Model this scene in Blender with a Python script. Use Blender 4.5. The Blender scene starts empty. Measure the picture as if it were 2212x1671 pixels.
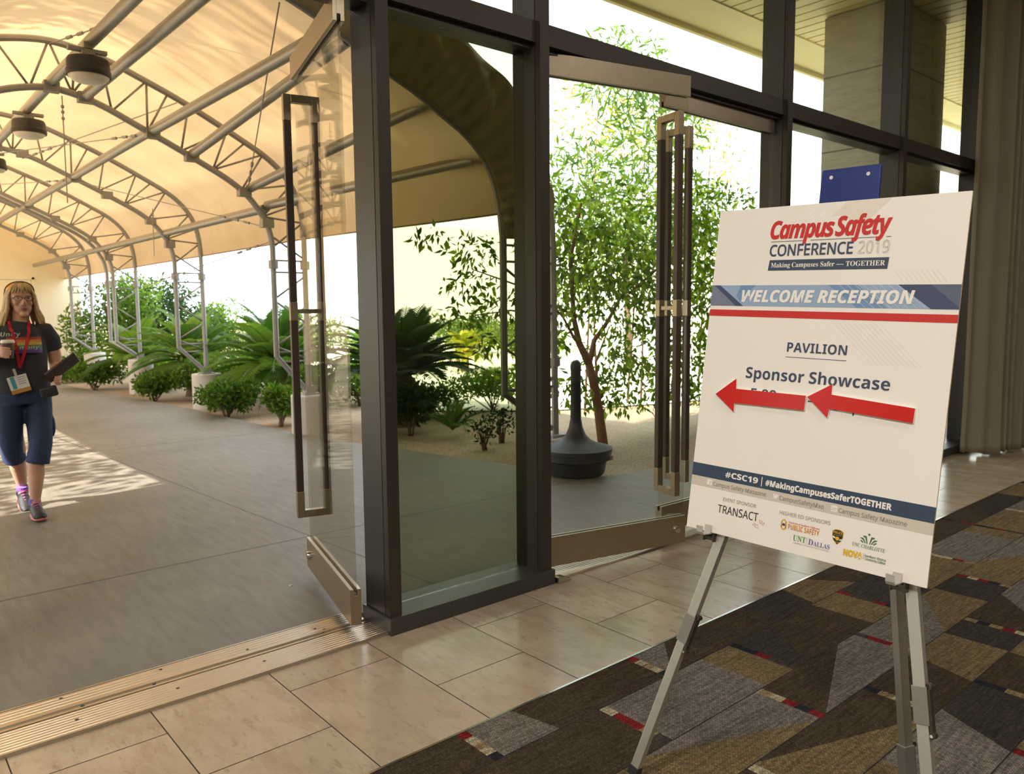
import bpy, math, random
from mathutils import Vector, Matrix
import numpy as np

S = bpy.context.scene
COL = S.collection
PI = math.pi

# ------------------------------------------------------------------ camera
CAM_H = 1.5
f_px, pitch, yaw, roll = 1683.27, 0.0979962, 0.7093309, -0.0090684
fw = Vector((math.sin(yaw)*math.cos(pitch), math.cos(yaw)*math.cos(pitch), -math.sin(pitch)))
rt0 = Vector((math.cos(yaw), -math.sin(yaw), 0)); up0 = rt0.cross(fw)
rt = rt0*math.cos(roll) + up0*math.sin(roll)
up = -rt0*math.sin(roll) + up0*math.cos(roll)
cd = bpy.data.cameras.new('camera'); cam = bpy.data.objects.new('camera', cd); COL.objects.link(cam)
cd.sensor_fit = 'HORIZONTAL'; cd.sensor_width = 36.0; cd.lens = f_px/2212*36.0
cd.clip_start = 0.05; cd.clip_end = 500
m = Matrix((rt, up, -fw)).transposed().to_4x4(); m.translation = (0, 0, CAM_H)
cam.matrix_world = m
cd.dof.use_dof = True; cd.dof.focus_distance = 2.5; cd.dof.aperture_fstop = 6.3
S.camera = cam

# ------------------------------------------------------------------ world, sun, exposure
S.view_settings.view_transform = 'Standard'; S.view_settings.look = 'None'
S.view_settings.exposure = 0.0; S.view_settings.gamma = 1.0; S.view_settings.use_curve_mapping = False
S.cycles.use_denoising = True
S.cycles.max_bounces = 8; S.cycles.diffuse_bounces = 4; S.cycles.glossy_bounces = 4
S.cycles.transparent_max_bounces = 24; S.cycles.transmission_bounces = 6
S.cycles.caustics_reflective = False; S.cycles.caustics_refractive = False
S.cycles.sample_clamp_indirect = 6.0
W = bpy.data.worlds.new('sky'); S.world = W; W.use_nodes = True
bg = W.node_tree.nodes['Background']; bg.inputs[0].default_value = (0.84, 0.92, 1.0, 1); bg.inputs[1].default_value = 4.1
sd = bpy.data.lights.new('sun', 'SUN'); sd.energy = 19.0; sd.angle = math.radians(0.53); sd.color = (1.0, 0.94, 0.84)
sun = bpy.data.objects.new('sun', sd); COL.objects.link(sun)
SUN_FROM = Vector((-0.84, -0.17, 0.68)).normalized()
sun.rotation_euler = SUN_FROM.to_track_quat('Z', 'Y').to_euler(); sun.location = SUN_FROM*60
def area(name, loc, sx, sy, power, color, rot=(0, 0, 0)):
    d = bpy.data.lights.new(name, 'AREA'); d.shape = 'RECTANGLE'; d.size = sx; d.size_y = sy; d.energy = power; d.color = color
    o = bpy.data.objects.new(name, d); COL.objects.link(o); o.location = loc; o.rotation_euler = rot; return o
WARM = (1.0, 0.925, 0.84)
LAMPS = [(-2.6, 1.0, 205), (-2.6, -2.6, 215), (1.2, -2.6, 90), (5.0, -2.6, 45), (8.8, -2.6, 50), (1.6, 0.6, 16), (5.4, 0.6, 14), (9.2, -0.6, 28)]
for i, (x, y, p) in enumerate(LAMPS):
    area('ceiling_lamp_light', (x, y, 4.93), 0.55, 0.55, p, WARM)

# ------------------------------------------------------------------ helpers
WL = {}
def lin(r, g, b):
    def c(v):
        v /= 255.0
        return v/12.92 if v <= 0.04045 else ((v+0.055)/1.055)**2.4
    return (c(r), c(g), c(b))
class NT:
    def __init__(s, name):
        s.m = bpy.data.materials.new(name); s.m.use_nodes = True; s.t = s.m.node_tree; s.t.nodes.clear()
        s.out = s.t.nodes.new('ShaderNodeOutputMaterial')
    def n(s, typ, **kw):
        q = s.t.nodes.new(typ)
        for k, v in kw.items(): setattr(q, k, v)
        return q
    def l(s, a, b): s.t.links.new(a, b)
    def v(s, sock, val):
        if hasattr(val, 'links'): s.l(val, sock)
        elif isinstance(val, (tuple, list)) and len(val) == 3 and len(sock.default_value) == 4: sock.default_value = (*val, 1)
        else: sock.default_value = val
    def math(s, op, a, b=0.0, c=0.0):
        q = s.n('ShaderNodeMath', operation=op)
        for i, x in enumerate((a, b, c)):
            s.v(q.inputs[i], x)
        return q.outputs[0]
    def mix(s, fac, a, b, blend='MIX'):
        q = s.n('ShaderNodeMix', data_type='RGBA', blend_type=blend)
        s.v(q.inputs[0], fac); s.v(q.inputs[6], a); s.v(q.inputs[7], b)
        return q.outputs[2]
    def noise(s, scale, detail=4, rough=0.55, vec=None, sc=None):
        q = s.n('ShaderNodeTexNoise'); q.inputs['Scale'].default_value = scale; q.inputs['Detail'].default_value = detail; q.inputs['Roughness'].default_value = rough
        if vec is None: vec = s.pos()
        if sc is not None:
            mp = s.n('ShaderNodeMapping'); mp.inputs['Scale'].default_value = sc; s.l(vec, mp.inputs['Vector']); vec = mp.outputs[0]
        s.l(vec, q.inputs['Vector']); return q.outputs['Fac']
    def pos(s): return s.n('ShaderNodeNewGeometry').outputs['Position']
    def obj(s): return s.n('ShaderNodeTexCoord').outputs['Object']
    def ramp(s, fac, stops):
        q = s.n('ShaderNodeValToRGB'); e = q.color_ramp.elements
        while len(e) < len(stops): e.new(0.5)
        for i, (p, c) in enumerate(stops):
            e[i].position = p; e[i].color = (*c, 1)
        s.l(fac, q.inputs[0]); return q.outputs[0]
    def bump(s, h, strength=0.3, dist=0.01):
        q = s.n('ShaderNodeBump'); q.inputs['Strength'].default_value = strength; q.inputs['Distance'].default_value = dist; s.l(h, q.inputs['Height']); return q.outputs[0]
    def pbsdf(s, col, rough=0.5, metal=0.0, normal=None, spec=0.5):
        q = s.n('ShaderNodeBsdfPrincipled'); s.v(q.inputs['Base Color'], col); s.v(q.inputs['Roughness'], rough); s.v(q.inputs['Metallic'], metal)
        q.inputs['Specular IOR Level'].default_value = spec
        if normal is not None: s.l(normal, q.inputs['Normal'])
        return q
    def done(s, sh):
        s.l(sh.outputs[0] if hasattr(sh, 'outputs') else sh, s.out.inputs[0]); return s.m
def pm(name, col, rough=0.5, metal=0.0, var=0.12, scale=12, spec=0.5, bump=0.0, bscale=60):
    t = NT(name); nz = t.noise(scale, vec=t.obj())
    c = t.mix(nz, tuple(x*(1-var) for x in col), tuple(min(1, x*(1+var)) for x in col))
    nr = t.bump(t.noise(bscale, vec=t.obj()), bump, 0.004) if bump else None
    return t.done(t.pbsdf(c, rough, metal, nr, spec))
def glass(name, tint, spec=0.7):
    t = NT(name); tr = t.n('ShaderNodeBsdfTransparent'); t.v(tr.inputs[0], tint)
    gl = t.n('ShaderNodeBsdfGlossy'); gl.inputs['Roughness'].default_value = 0.015; t.v(gl.inputs[0], (spec, spec, spec))
    fr = t.n('ShaderNodeFresnel'); bf = t.n('ShaderNodeNewGeometry').outputs['Backfacing']
    t.l(t.math('SUBTRACT', 1.45, t.math('MULTIPLY', bf, 1.45-1/1.45)), fr.inputs[0])
    mx = t.n('ShaderNodeMixShader'); t.l(fr.outputs[0], mx.inputs[0]); t.l(tr.outputs[0], mx.inputs[1]); t.l(gl.outputs[0], mx.inputs[2])
    return t.done(mx)
def leafmat(name, trans=0.5, rough=0.5):
    t = NT(name); at = t.n('ShaderNodeAttribute', attribute_name='Col')
    di = t.pbsdf(at.outputs['Color'], rough, 0.0, None, 0.35)
    tl = t.n('ShaderNodeBsdfTranslucent'); t.l(t.mix(1.0, at.outputs['Color'], (1.0, 1.15, 0.45), 'MULTIPLY'), tl.inputs[0])
    mx = t.n('ShaderNodeMixShader'); mx.inputs[0].default_value = trans; t.l(di.outputs[0], mx.inputs[1]); t.l(tl.outputs[0], mx.inputs[2])
    return t.done(mx)

class MB:
    def __init__(s): s.v = []; s.f = []; s.mi = []; s.c = []; s.mat = 0; s.col = None
    def add(s, vs, fs, col=None):
        o = len(s.v); s.v += [tuple(x) for x in vs]
        for q in fs:
            s.f.append([i+o for i in q]); s.mi.append(s.mat); s.c.append(col or s.col or (1, 1, 1))
        return s
    def box(s, a, b, M=None):
        (x0, y0, z0), (x1, y1, z1) = a, b
        vs = [Vector(p) for p in ((x0,y0,z0),(x1,y0,z0),(x1,y1,z0),(x0,y1,z0),(x0,y0,z1),(x1,y0,z1),(x1,y1,z1),(x0,y1,z1))]
        if M is not None: vs = [M @ p for p in vs]
        return s.add(vs, [(0,3,2,1),(4,5,6,7),(0,1,5,4),(1,2,6,5),(2,3,7,6),(3,0,4,7)])
    def tube(s, pts, r, n=10, cap=True, sq=1.0, ref=None):
        pts = [Vector(p) for p in pts]; k = len(pts)
        rs = r if isinstance(r, (list, tuple)) else [r]*k
        tan = []
        for i in range(k):
            d = pts[min(i+1, k-1)] - pts[max(i-1, 0)]; tan.append(d.normalized() if d.length > 1e-9 else Vector((0, 0, 1)))
        a = Vector(ref) if ref else (Vector((0, 0, 1)) if abs(tan[0].z) < 0.9 else Vector((1, 0, 0)))
        u = (a - tan[0]*a.dot(tan[0])).normalized(); vs = []
        for i in range(k):
            u = (u - tan[i]*u.dot(tan[i])).normalized(); w = tan[i].cross(u)
            rr = rs[i]; ru, rw = rr if isinstance(rr, (list, tuple)) else (rr, rr*sq)
            for j in range(n):
                t = 2*PI*(j+0.5)/n; vs.append(pts[i] + u*(ru*math.cos(t)) + w*(rw*math.sin(t)))
        fs = [(i*n+j, i*n+(j+1) % n, (i+1)*n+(j+1) % n, (i+1)*n+j) for i in range(k-1) for j in range(n)]
        if cap: fs += [tuple(range(n-1, -1, -1)), tuple((k-1)*n+j for j in range(n))]
        return s.add(vs, fs)
    def bar(s, p, q, w, h, ref=(0, 0, 1)):      # rectangular bar from p to q, w across, h along ref
        p, q = Vector(p), Vector(q); t = (q-p).normalized(); a = Vector(ref); a = (a - t*a.dot(t)).normalized(); b = t.cross(a)
        vs = [e + a*(sa*h/2) + b*(sb*w/2) for e in (p, q) for sa, sb in ((-1,-1),(1,-1),(1,1),(-1,1))]
        return s.add(vs, [(3,2,1,0),(4,5,6,7),(0,1,5,4),(1,2,6,5),(2,3,7,6),(3,0,4,7)])
    def lathe(s, c, prof, n=32, M=None):
        c = Vector(c); vs = []
        for r, z in prof:
            for j in range(n):
                t = 2*PI*j/n; p = Vector((r*math.cos(t), r*math.sin(t), z)); vs.append(c + (M @ p if M is not None else p))
        k = len(prof)
        fs = [(i*n+j, i*n+(j+1) % n, (i+1)*n+(j+1) % n, (i+1)*n+j) for i in range(k-1) for j in range(n)]
        fs += [tuple(range(n-1, -1, -1)), tuple((k-1)*n+j for j in range(n))]
        return s.add(vs, fs)
    def ell(s, c, r, n=16, m=10, M=None):
        prof = []; c = Vector(c); vs = []
        for i in range(m+1):
            ph = -PI/2 + PI*(i+0.02)/(m+0.04)
            for j in range(n):
                t = 2*PI*j/n; p = Vector((r[0]*math.cos(ph)*math.cos(t), r[1]*math.cos(ph)*math.sin(t), r[2]*math.sin(ph)))
                vs.append(c + (M @ p if M is not None else p))
        fs = [(i*n+j, i*n+(j+1) % n, (i+1)*n+(j+1) % n, (i+1)*n+j) for i in range(m) for j in range(n)]
        fs += [tuple(range(n-1, -1, -1)), tuple(m*n+j for j in range(n))]
        return s.add(vs, fs)
    def prism(s, poly, o, ex, ey, ez, d):       # 2-D polygon in the frame (ex, ey) at o, extruded d along ez
        o, ex, ey, ez = Vector(o), Vector(ex), Vector(ey), Vector(ez); k = len(poly)
        vs = [o + ex*x + ey*y for x, y in poly] + [o + ex*x + ey*y + ez*d for x, y in poly]
        return s.add(vs, [tuple(range(k-1, -1, -1)), tuple(range(k, 2*k))] + [(i, (i+1) % k, k+(i+1) % k, k+i) for i in range(k)])
    def build(s, name, mat, parent=None, org=None, smooth=False, colors=False, bevel=0.0, auto=None, recalc=True):
        mats = mat if isinstance(mat, (list, tuple)) else [mat]
        A = np.array(s.v, dtype=float)
        if parent is not None: o3 = WL[parent.name]
        elif org is not None: o3 = Vector(org)
        else: o3 = Vector(((A[:,0].min()+A[:,0].max())/2, (A[:,1].min()+A[:,1].max())/2, A[:,2].min()))
        A = A - np.array(o3)
        me = bpy.data.meshes.new(name); me.from_pydata(A.tolist(), [], s.f)
        for mm in mats: me.materials.append(mm)
        me.polygons.foreach_set('material_index', s.mi)
        if smooth or auto: me.polygons.foreach_set('use_smooth', [True]*len(s.f))
        if colors:
            ca = me.color_attributes.new('Col', 'FLOAT_COLOR', 'CORNER'); arr = []
            for q, c in zip(s.f, s.c): arr += [c[0], c[1], c[2], 1.0]*len(q)
            ca.data.foreach_set('color', arr)
        me.update()
        if recalc and not colors:
            import bmesh
            b = bmesh.new(); b.from_mesh(me); bmesh.ops.recalc_face_normals(b, faces=b.faces); b.to_mesh(me); b.free()
        if auto: me.set_sharp_from_angle(angle=math.radians(auto))
        ob = bpy.data.objects.new(name, me); COL.objects.link(ob)
        if parent is not None: ob.parent = parent
        else: ob.location = o3
        WL[ob.name] = o3.copy()
        if bevel:
            bv = ob.modifiers.new('bevel', 'BEVEL'); bv.width = bevel; bv.segments = 2; bv.limit_method = 'ANGLE'; bv.angle_limit = math.radians(40)
        return ob
def tag(o, label=None, cat=None, group=None, kind=None):
    for k, v in (('label', label), ('category', cat), ('group', group), ('kind', kind)):
        if v: o[k] = v
    return o
def thing(name, loc, label, cat, group=None, kind=None):
    o = bpy.data.objects.new(name, None); COL.objects.link(o); o.location = loc; o.empty_display_size = 0.1
    WL[o.name] = Vector(loc); return tag(o, label, cat, group, kind)
def copy_tree(o, offset=(0, 0, 0), parent=None):
    c = o.copy(); COL.objects.link(c)
    if parent is not None: c.parent = parent; WL[c.name] = WL[parent.name]
    else: c.location = Vector(o.location) + Vector(offset); WL[c.name] = c.location.copy()
    for ch in list(o.children): copy_tree(ch, parent=c)
    return c
def B(name, a, b, mat, parent=None, **kw): return MB().box(a, b).build(name, mat, parent, **kw)
rnd = random.Random(7)
# ------------------------------------------------------------------ materials
M = {}
M['bronze'] = pm('dark bronze', (0.066, 0.064, 0.058), 0.38, 0.5, 0.10, 8)
M['bronze_dark'] = pm('transom bronze', (0.045, 0.036, 0.027), 0.45, 0.3, 0.10, 8)
M['rail'] = pm('satin champagne metal', (0.36, 0.30, 0.21), 0.36, 0.9, 0.08, 20)
M['steel'] = pm('polished steel', (0.62, 0.60, 0.56), 0.18, 1.0, 0.04, 20)
M['wood'] = pm('dark handle wood', (0.050, 0.032, 0.021), 0.4, 0.0, 0.25, 30)
M['alu'] = pm('brushed aluminium', (0.60, 0.58, 0.52), 0.42, 0.8, 0.06, 30)
M['alu_dark'] = pm('dark aluminium', (0.36, 0.34, 0.30), 0.45, 0.85, 0.10, 30)
M['galv'] = pm('galvanised tube', (0.34, 0.335, 0.31), 0.38, 0.55, 0.12, 10)
M['truss'] = pm('grey truss tube', (0.30, 0.30, 0.29), 0.5, 0.3, 0.10, 10)
M['black'] = pm('black plastic', (0.020, 0.021, 0.022), 0.5, 0, 0.15, 20)
M['lampwhite'] = pm('lamp lens', (0.72, 0.70, 0.64), 0.35, 0, 0.03, 20)
M['white'] = pm('ceiling white', (0.70, 0.66, 0.58), 0.8, 0, 0.04, 3)
M['inwall'] = pm('interior wall paint', (0.50, 0.43, 0.33), 0.8, 0, 0.05, 3)
M['fabricbrown'] = pm('interior dark', (0.10, 0.075, 0.05), 0.8, 0, 0.1, 3)
M['cream'] = pm('cream stucco', (0.86, 0.78, 0.58), 0.85, 0, 0.05, 4, bump=0.2)
M['cream_pale'] = pm('pale stucco', (0.88, 0.85, 0.76), 0.85, 0, 0.04, 1.5, bump=0.2)
M['drum'] = pm('footing concrete', (0.52, 0.50, 0.46), 0.85, 0, 0.08, 6, bump=0.15)
M['glass_clear'] = glass('clear door glass', (0.95, 0.96, 0.94))
M['glass_tint'] = glass('tinted glass', (0.60, 0.615, 0.50))
M['glass_up'] = glass('upper tinted glass', (0.95, 0.95, 0.87))
M['glass_leaf'] = glass('door leaf glass', (0.92, 0.93, 0.90))

def concrete_mat():
    t = NT('walk concrete'); p = t.pos(); sp = t.n('ShaderNodeSeparateXYZ'); t.l(p, sp.inputs[0]); X, Y = sp.outputs[0], sp.outputs[1]
    big = t.noise(0.55, 6, 0.6); fine = t.noise(90, 3, 0.6); br = t.noise(6, 5, 0.65, sc=(3.5, 0.5, 1)); st = t.noise(2.2, 6, 0.7)
    c = t.mix(t.ramp(big, [(0.3, (0, 0, 0)), (0.7, (1, 1, 1))]), (0.135, 0.125, 0.098), (0.245, 0.228, 0.188))
    c = t.mix(t.math('MULTIPLY', t.ramp(br, [(0.38, (0, 0, 0)), (0.66, (1, 1, 1))]), 0.55), c, (0.10, 0.090, 0.068)); c = t.mix(t.math('MULTIPLY', fine, 0.22), c, (0.16, 0.145, 0.12))
    c = t.mix(t.math('MULTIPLY', t.ramp(st, [(0.56, (0, 0, 0)), (0.75, (1, 1, 1))]), 0.30), c, (0.15, 0.137, 0.11))
    g = None
    def line(axis, expr_val, hw):
        return t.math('LESS_THAN', t.math('ABSOLUTE', t.math('SUBTRACT', axis, expr_val)), hw)
    wob = t.math('MULTIPLY', t.math('SUBTRACT', t.noise(9, 3), 0.5), 0.02)
    ys = t.math('ADD', Y, wob); xs = t.math('ADD', t.math('ADD', X, t.math('MULTIPLY', t.math('SUBTRACT', Y, 4.8), 0.064)), wob)
    for v in (4.78, 9.4, 14.1, 18.6):
        q = line(ys, v, 0.011); g = q if g is None else t.math('MAXIMUM', g, q)
    for v in (2.3, -0.9):
        g = t.math('MAXIMUM', g, line(xs, v, 0.008))
    for v in (7.2, 9.6, 12.0): g = t.math('MAXIMUM', g, t.math('MULTIPLY', line(xs, v, 0.010), t.math('LESS_THAN', Y, 4.78)))
    c = t.mix(t.math('MULTIPLY', g, 0.85), c, (0.05, 0.045, 0.03))
    h = t.math('SUBTRACT', t.math('ADD', t.math('MULTIPLY', br, 0.5), t.math('MULTIPLY', fine, 0.3)), g)
    return t.done(t.pbsdf(c, 0.56, 0, t.bump(h, 0.3, 0.012), 0.5))
M['concrete'] = concrete_mat()

def soil_mat():
    t = NT('decomposed granite soil'); big = t.noise(0.7, 6, 0.6); fine = t.noise(45, 5, 0.75)
    c = t.mix(t.ramp(big, [(0.3, (0, 0, 0)), (0.7, (1, 1, 1))]), (0.34, 0.25, 0.155), (0.52, 0.41, 0.29))
    c = t.mix(t.ramp(fine, [(0.42, (0, 0, 0)), (0.62, (0.7, 0.7, 0.7))]), c, (0.15, 0.10, 0.055))
    return t.done(t.pbsdf(c, 0.95, 0, t.bump(fine, 0.6, 0.02), 0.2))
M['soil'] = soil_mat()

def stone_tile_mat():
    t = NT('travertine floor tile'); at = t.n('ShaderNodeAttribute', attribute_name='Col').outputs['Color']
    sp = t.n('ShaderNodeSeparateColor'); t.l(at, sp.inputs[0])
    p = t.pos(); off = t.n('ShaderNodeVectorMath', operation='MULTIPLY_ADD'); t.l(at, off.inputs[0]); off.inputs[1].default_value = (13, 17, 11); t.l(p, off.inputs[2]); P = off.outputs[0]
    vein = t.noise(5, 8, 0.72, P, (1.6, 0.55, 1)); cl = t.noise(2.2, 5, 0.6, P); pit = t.noise(38, 4, 0.6, P, (1, 0.35, 1))
    c = t.mix(t.ramp(cl, [(0.3, (0, 0, 0)), (0.7, (1, 1, 1))]), (0.345, 0.28, 0.195), (0.46, 0.385, 0.285))
    c = t.mix(t.math('MULTIPLY', t.ramp(vein, [(0.47, (0, 0, 0)), (0.60, (1, 1, 1))]), 0.5), c, (0.25, 0.185, 0.12))
    c = t.mix(t.math('MULTIPLY', t.ramp(pit, [(0.60, (0, 0, 0)), (0.68, (1, 1, 1))]), 0.55), c, (0.22, 0.16, 0.10))
    c = t.mix(t.math('MULTIPLY', sp.outputs[0], 0.32), c, (0.40, 0.295, 0.20))
    r = t.math('ADD', 0.13, t.math('MULTIPLY', pit, 0.12))
    return t.done(t.pbsdf(c, r, 0, None, 0.55))
M['tile'] = stone_tile_mat()
M['grout'] = pm('dark grout', (0.035, 0.028, 0.022), 0.9)

def carpet_mat():
    t = NT('patterned loop carpet'); at = t.n('ShaderNodeAttribute', attribute_name='Col').outputs['Color']
    br = t.n('ShaderNodeTexBrick'); br.offset = 0.5; br.inputs['Scale'].default_value = 1.0
    br.inputs['Brick Width'].default_value = 0.011; br.inputs['Row Height'].default_value = 0.0075; br.inputs['Mortar Size'].default_value = 0.0011; br.inputs['Mortar Smooth'].default_value = 0.6
    br.inputs['Color1'].default_value = (1.3, 1.3, 1.3, 1); br.inputs['Color2'].default_value = (0.62, 0.62, 0.62, 1); br.inputs['Mortar'].default_value = (0.42, 0.40, 0.38, 1)
    mp = t.n('ShaderNodeMapping'); mp.inputs['Rotation'].default_value = (0, 0, PI/2); t.l(t.pos(), mp.inputs[0]); t.l(mp.outputs[0], br.inputs['Vector'])
    st = t.noise(60, 3, 0.6, None, (0.12, 1.6, 1)); pl = t.noise(420, 2, 0.6)
    c = t.mix(1.0, at, br.outputs['Color'], 'MULTIPLY')
    c = t.mix(1.0, c, t.ramp(st, [(0.3, (0.62, 0.62, 0.62)), (0.7, (1.35, 1.35, 1.35))]), 'MULTIPLY')
    c = t.mix(1.0, c, t.ramp(pl, [(0.3, (0.7, 0.7, 0.7)), (0.7, (1.3, 1.3, 1.3))]), 'MULTIPLY')
    h = t.math('ADD', t.math('MULTIPLY', br.outputs['Fac'], -1.0), pl)
    return t.done(t.pbsdf(c, 0.95, 0, t.bump(h, 0.5, 0.004), 0.15))
M['carpet'] = carpet_mat()

def canopy_mat():
    t = NT('translucent tan canopy fabric'); n1 = t.noise(0.8, 6, 0.62); n2 = t.noise(14, 4, 0.6)
    c = t.mix(t.ramp(n1, [(0.32, (0, 0, 0)), (0.72, (1, 1, 1))]), (0.47, 0.355, 0.225), (0.60, 0.475, 0.325))
    c = t.mix(t.math('MULTIPLY', n2, 0.18), c, (0.40, 0.30, 0.17))
    d = t.pbsdf(c, 0.7, 0, t.bump(t.noise(1.6, 4, 0.6), 0.35, 0.15), 0.2)
    tl = t.n('ShaderNodeBsdfTranslucent'); t.l(t.mix(1.0, c, (0.74, 0.595, 0.43), 'MULTIPLY'), tl.inputs[0])
    mx = t.n('ShaderNodeMixShader'); mx.inputs[0].default_value = 0.62; t.l(d.outputs[0], mx.inputs[1]); t.l(tl.outputs[0], mx.inputs[2])
    return t.done(mx)
M['canopy'] = canopy_mat()
M['valance'] = pm('olive tan valance fabric', (0.36, 0.29, 0.16), 0.75, 0, 0.12, 3, bump=0.3, bscale=6)

def travertine_block():
    t = NT('rough travertine'); v = t.noise(4, 8, 0.7, None, (0.7, 0.7, 5)); pit = t.noise(16, 5, 0.7, None, (0.8, 0.8, 4))
    c = t.mix(t.ramp(v, [(0.3, (0, 0, 0)), (0.7, (1, 1, 1))]), (0.42, 0.38, 0.29), (0.60, 0.55, 0.45))
    c = t.mix(t.math('MULTIPLY', t.ramp(pit, [(0.62, (0, 0, 0)), (0.72, (1, 1, 1))]), 0.8), c, (0.08, 0.07, 0.05))
    sp = t.n('ShaderNodeSeparateXYZ'); t.l(t.pos(), sp.inputs[0])
    g = None
    for z in (0.78, 1.58, 2.38, 3.18, 3.97):
        q = t.math('LESS_THAN', t.math('ABSOLUTE', t.math('SUBTRACT', sp.outputs[2], z)), 0.008); g = q if g is None else t.math('MAXIMUM', g, q)
    c = t.mix(t.math('MULTIPLY', g, 0.7), c, (0.07, 0.06, 0.05))
    return t.done(t.pbsdf(c, 0.85, 0, t.bump(v, 0.3, 0.02), 0.3))
M['travertine'] = travertine_block()
def soffit_mat():
    t = NT('slatted soffit wood'); sp = t.n('ShaderNodeSeparateXYZ'); t.l(t.pos(), sp.inputs[0])
    c = t.mix(t.noise(3, 5, 0.6, None, (0.3, 4, 1)), (0.80, 0.72, 0.36), (0.88, 0.80, 0.44))
    return t.done(t.pbsdf(c, 0.6, 0, None, 0.3))
M['soffit'] = soffit_mat()
M['fascia'] = pm('soffit border paint', (0.90, 0.82, 0.46), 0.7, 0, 0.04, 2)
def curtain_mat():
    t = NT('beige drapery'); n = t.noise(40, 4, 0.6, t.obj(), (1, 1, 0.02))
    c = t.mix(n, (0.30, 0.26, 0.19), (0.46, 0.40, 0.30))
    d = t.pbsdf(c, 0.85, 0, None, 0.2); tl = t.n('ShaderNodeBsdfTranslucent'); tl.inputs[0].default_value = (0.45, 0.36, 0.16, 1)
    mx = t.n('ShaderNodeMixShader'); mx.inputs[0].default_value = 0.45; t.l(d.outputs[0], mx.inputs[1]); t.l(tl.outputs[0], mx.inputs[2]); return t.done(mx)
M['curtain'] = curtain_mat()
M['leaf'] = leafmat('leaf', 0.6); M['frond'] = leafmat('frond', 0.38, 0.42)
M['bark_red'] = pm('reddish bark', (0.22, 0.105, 0.06), 0.85, 0, 0.3, 25, bump=0.4)
M['bark'] = pm('brown bark', (0.14, 0.09, 0.055), 0.9, 0, 0.35, 25, bump=0.5)

# ------------------------------------------------------------------ ground and walkway
def st(o): return tag(o, kind='structure')
g = MB(); N = 40
gx = [-60 + 160*i/N for i in range(N+1)]
st(MB().add([(-70, 3.26, -0.05), (110, 3.26, -0.05), (110, 130, -0.05), (-70, 130, -0.05)], [(0, 1, 2, 3)]).build('ground', M['soil']))
edge = [(3.45, 22.6), (3.60, 18.2), (3.89, 15.2), (4.09, 12.8), (4.18, 10.8), (4.235, 9.06), (4.38, 8.0), (4.555, 7.256), (4.76, 6.2), (4.89, 5.633), (4.86, 5.25), (4.90, 4.98), (5.06, 4.76), (5.35, 4.66), (5.79, 4.64), (14.5, 4.70)]
poly = [(-1.75, 3.36), (-1.75, 22.6)] + edge + [(14.5, 3.36)]
st(MB().prism(poly, (0, 0, -0.06), (1, 0, 0), (0, 1, 0), (0, 0, 1), 0.06).build('path', M['concrete']))

M['gravel'] = pm('pale gravel', (0.74, 0.69, 0.58), 0.95, 0, 0.15, 30, bump=0.5, bscale=40)
st(MB().add([(x, y, -0.03) for x, y in ((6.9, 9.8), (8.2, 8.6), (10, 8.0), (13.5, 7.4), (19, 7.0), (40, 7.0), (60, 7.0), (60, 30), (14, 30), (9.0, 22.0), (7.4, 15.0))], [tuple(range(10))]).build('ground_gravel', M['gravel'], org=(0, 0, -0.03)))
# ------------------------------------------------------------------ interior floor: stone strip, carpet, metal edge
t_ = MB(); cols = [0.3233 + 0.4655*k for k in range(-8, 31)]
for k, x in enumerate(cols):
    x1 = x + 0.4655; cut = 2.485 if k % 2 else 2.835
    for (a, b) in ((2.145, cut), (cut, 3.06)):
        c = (rnd.random(), rnd.random(), rnd.random()); q = 0.0022
        t_.add([(x+q, a+q, 0.0), (x1-q, a+q, 0.0), (x1-q, b-q, 0.0), (x+q, b-q, 0.0)], [(0, 1, 2, 3)], c)
fl = st(t_.build('floor', M['tile'], org=(0, 2.6, 0), colors=True))
st(B('floor_grout', (-4, 2.13, -0.05), (14.8, 3.36, -0.0012), M['grout']))
Bc, Dc, Gc, Sc = (0.062, 0.043, 0.024), (0.046, 0.038, 0.030), (0.178, 0.130, 0.062), (0.175, 0.153, 0.130)
RED, CRM, TAN, NAV, DRK = (0.19, 0.012, 0.012), (0.42, 0.36, 0.23), (0.27, 0.19, 0.10), (0.016, 0.018, 0.028), (0.055, 0.045, 0.038)
ck = MB(); cr = random.Random(11)
bands = [(1.915, 2.13), (1.60, 1.915), (1.335, 1.60), (1.07, 1.335), (0.80, 1.07), (0.535, 0.80), (0.27, 0.535), (0.0, 0.27)] + [(-0.28*k-0.28, -0.28*k) for k in range(30)]
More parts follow.
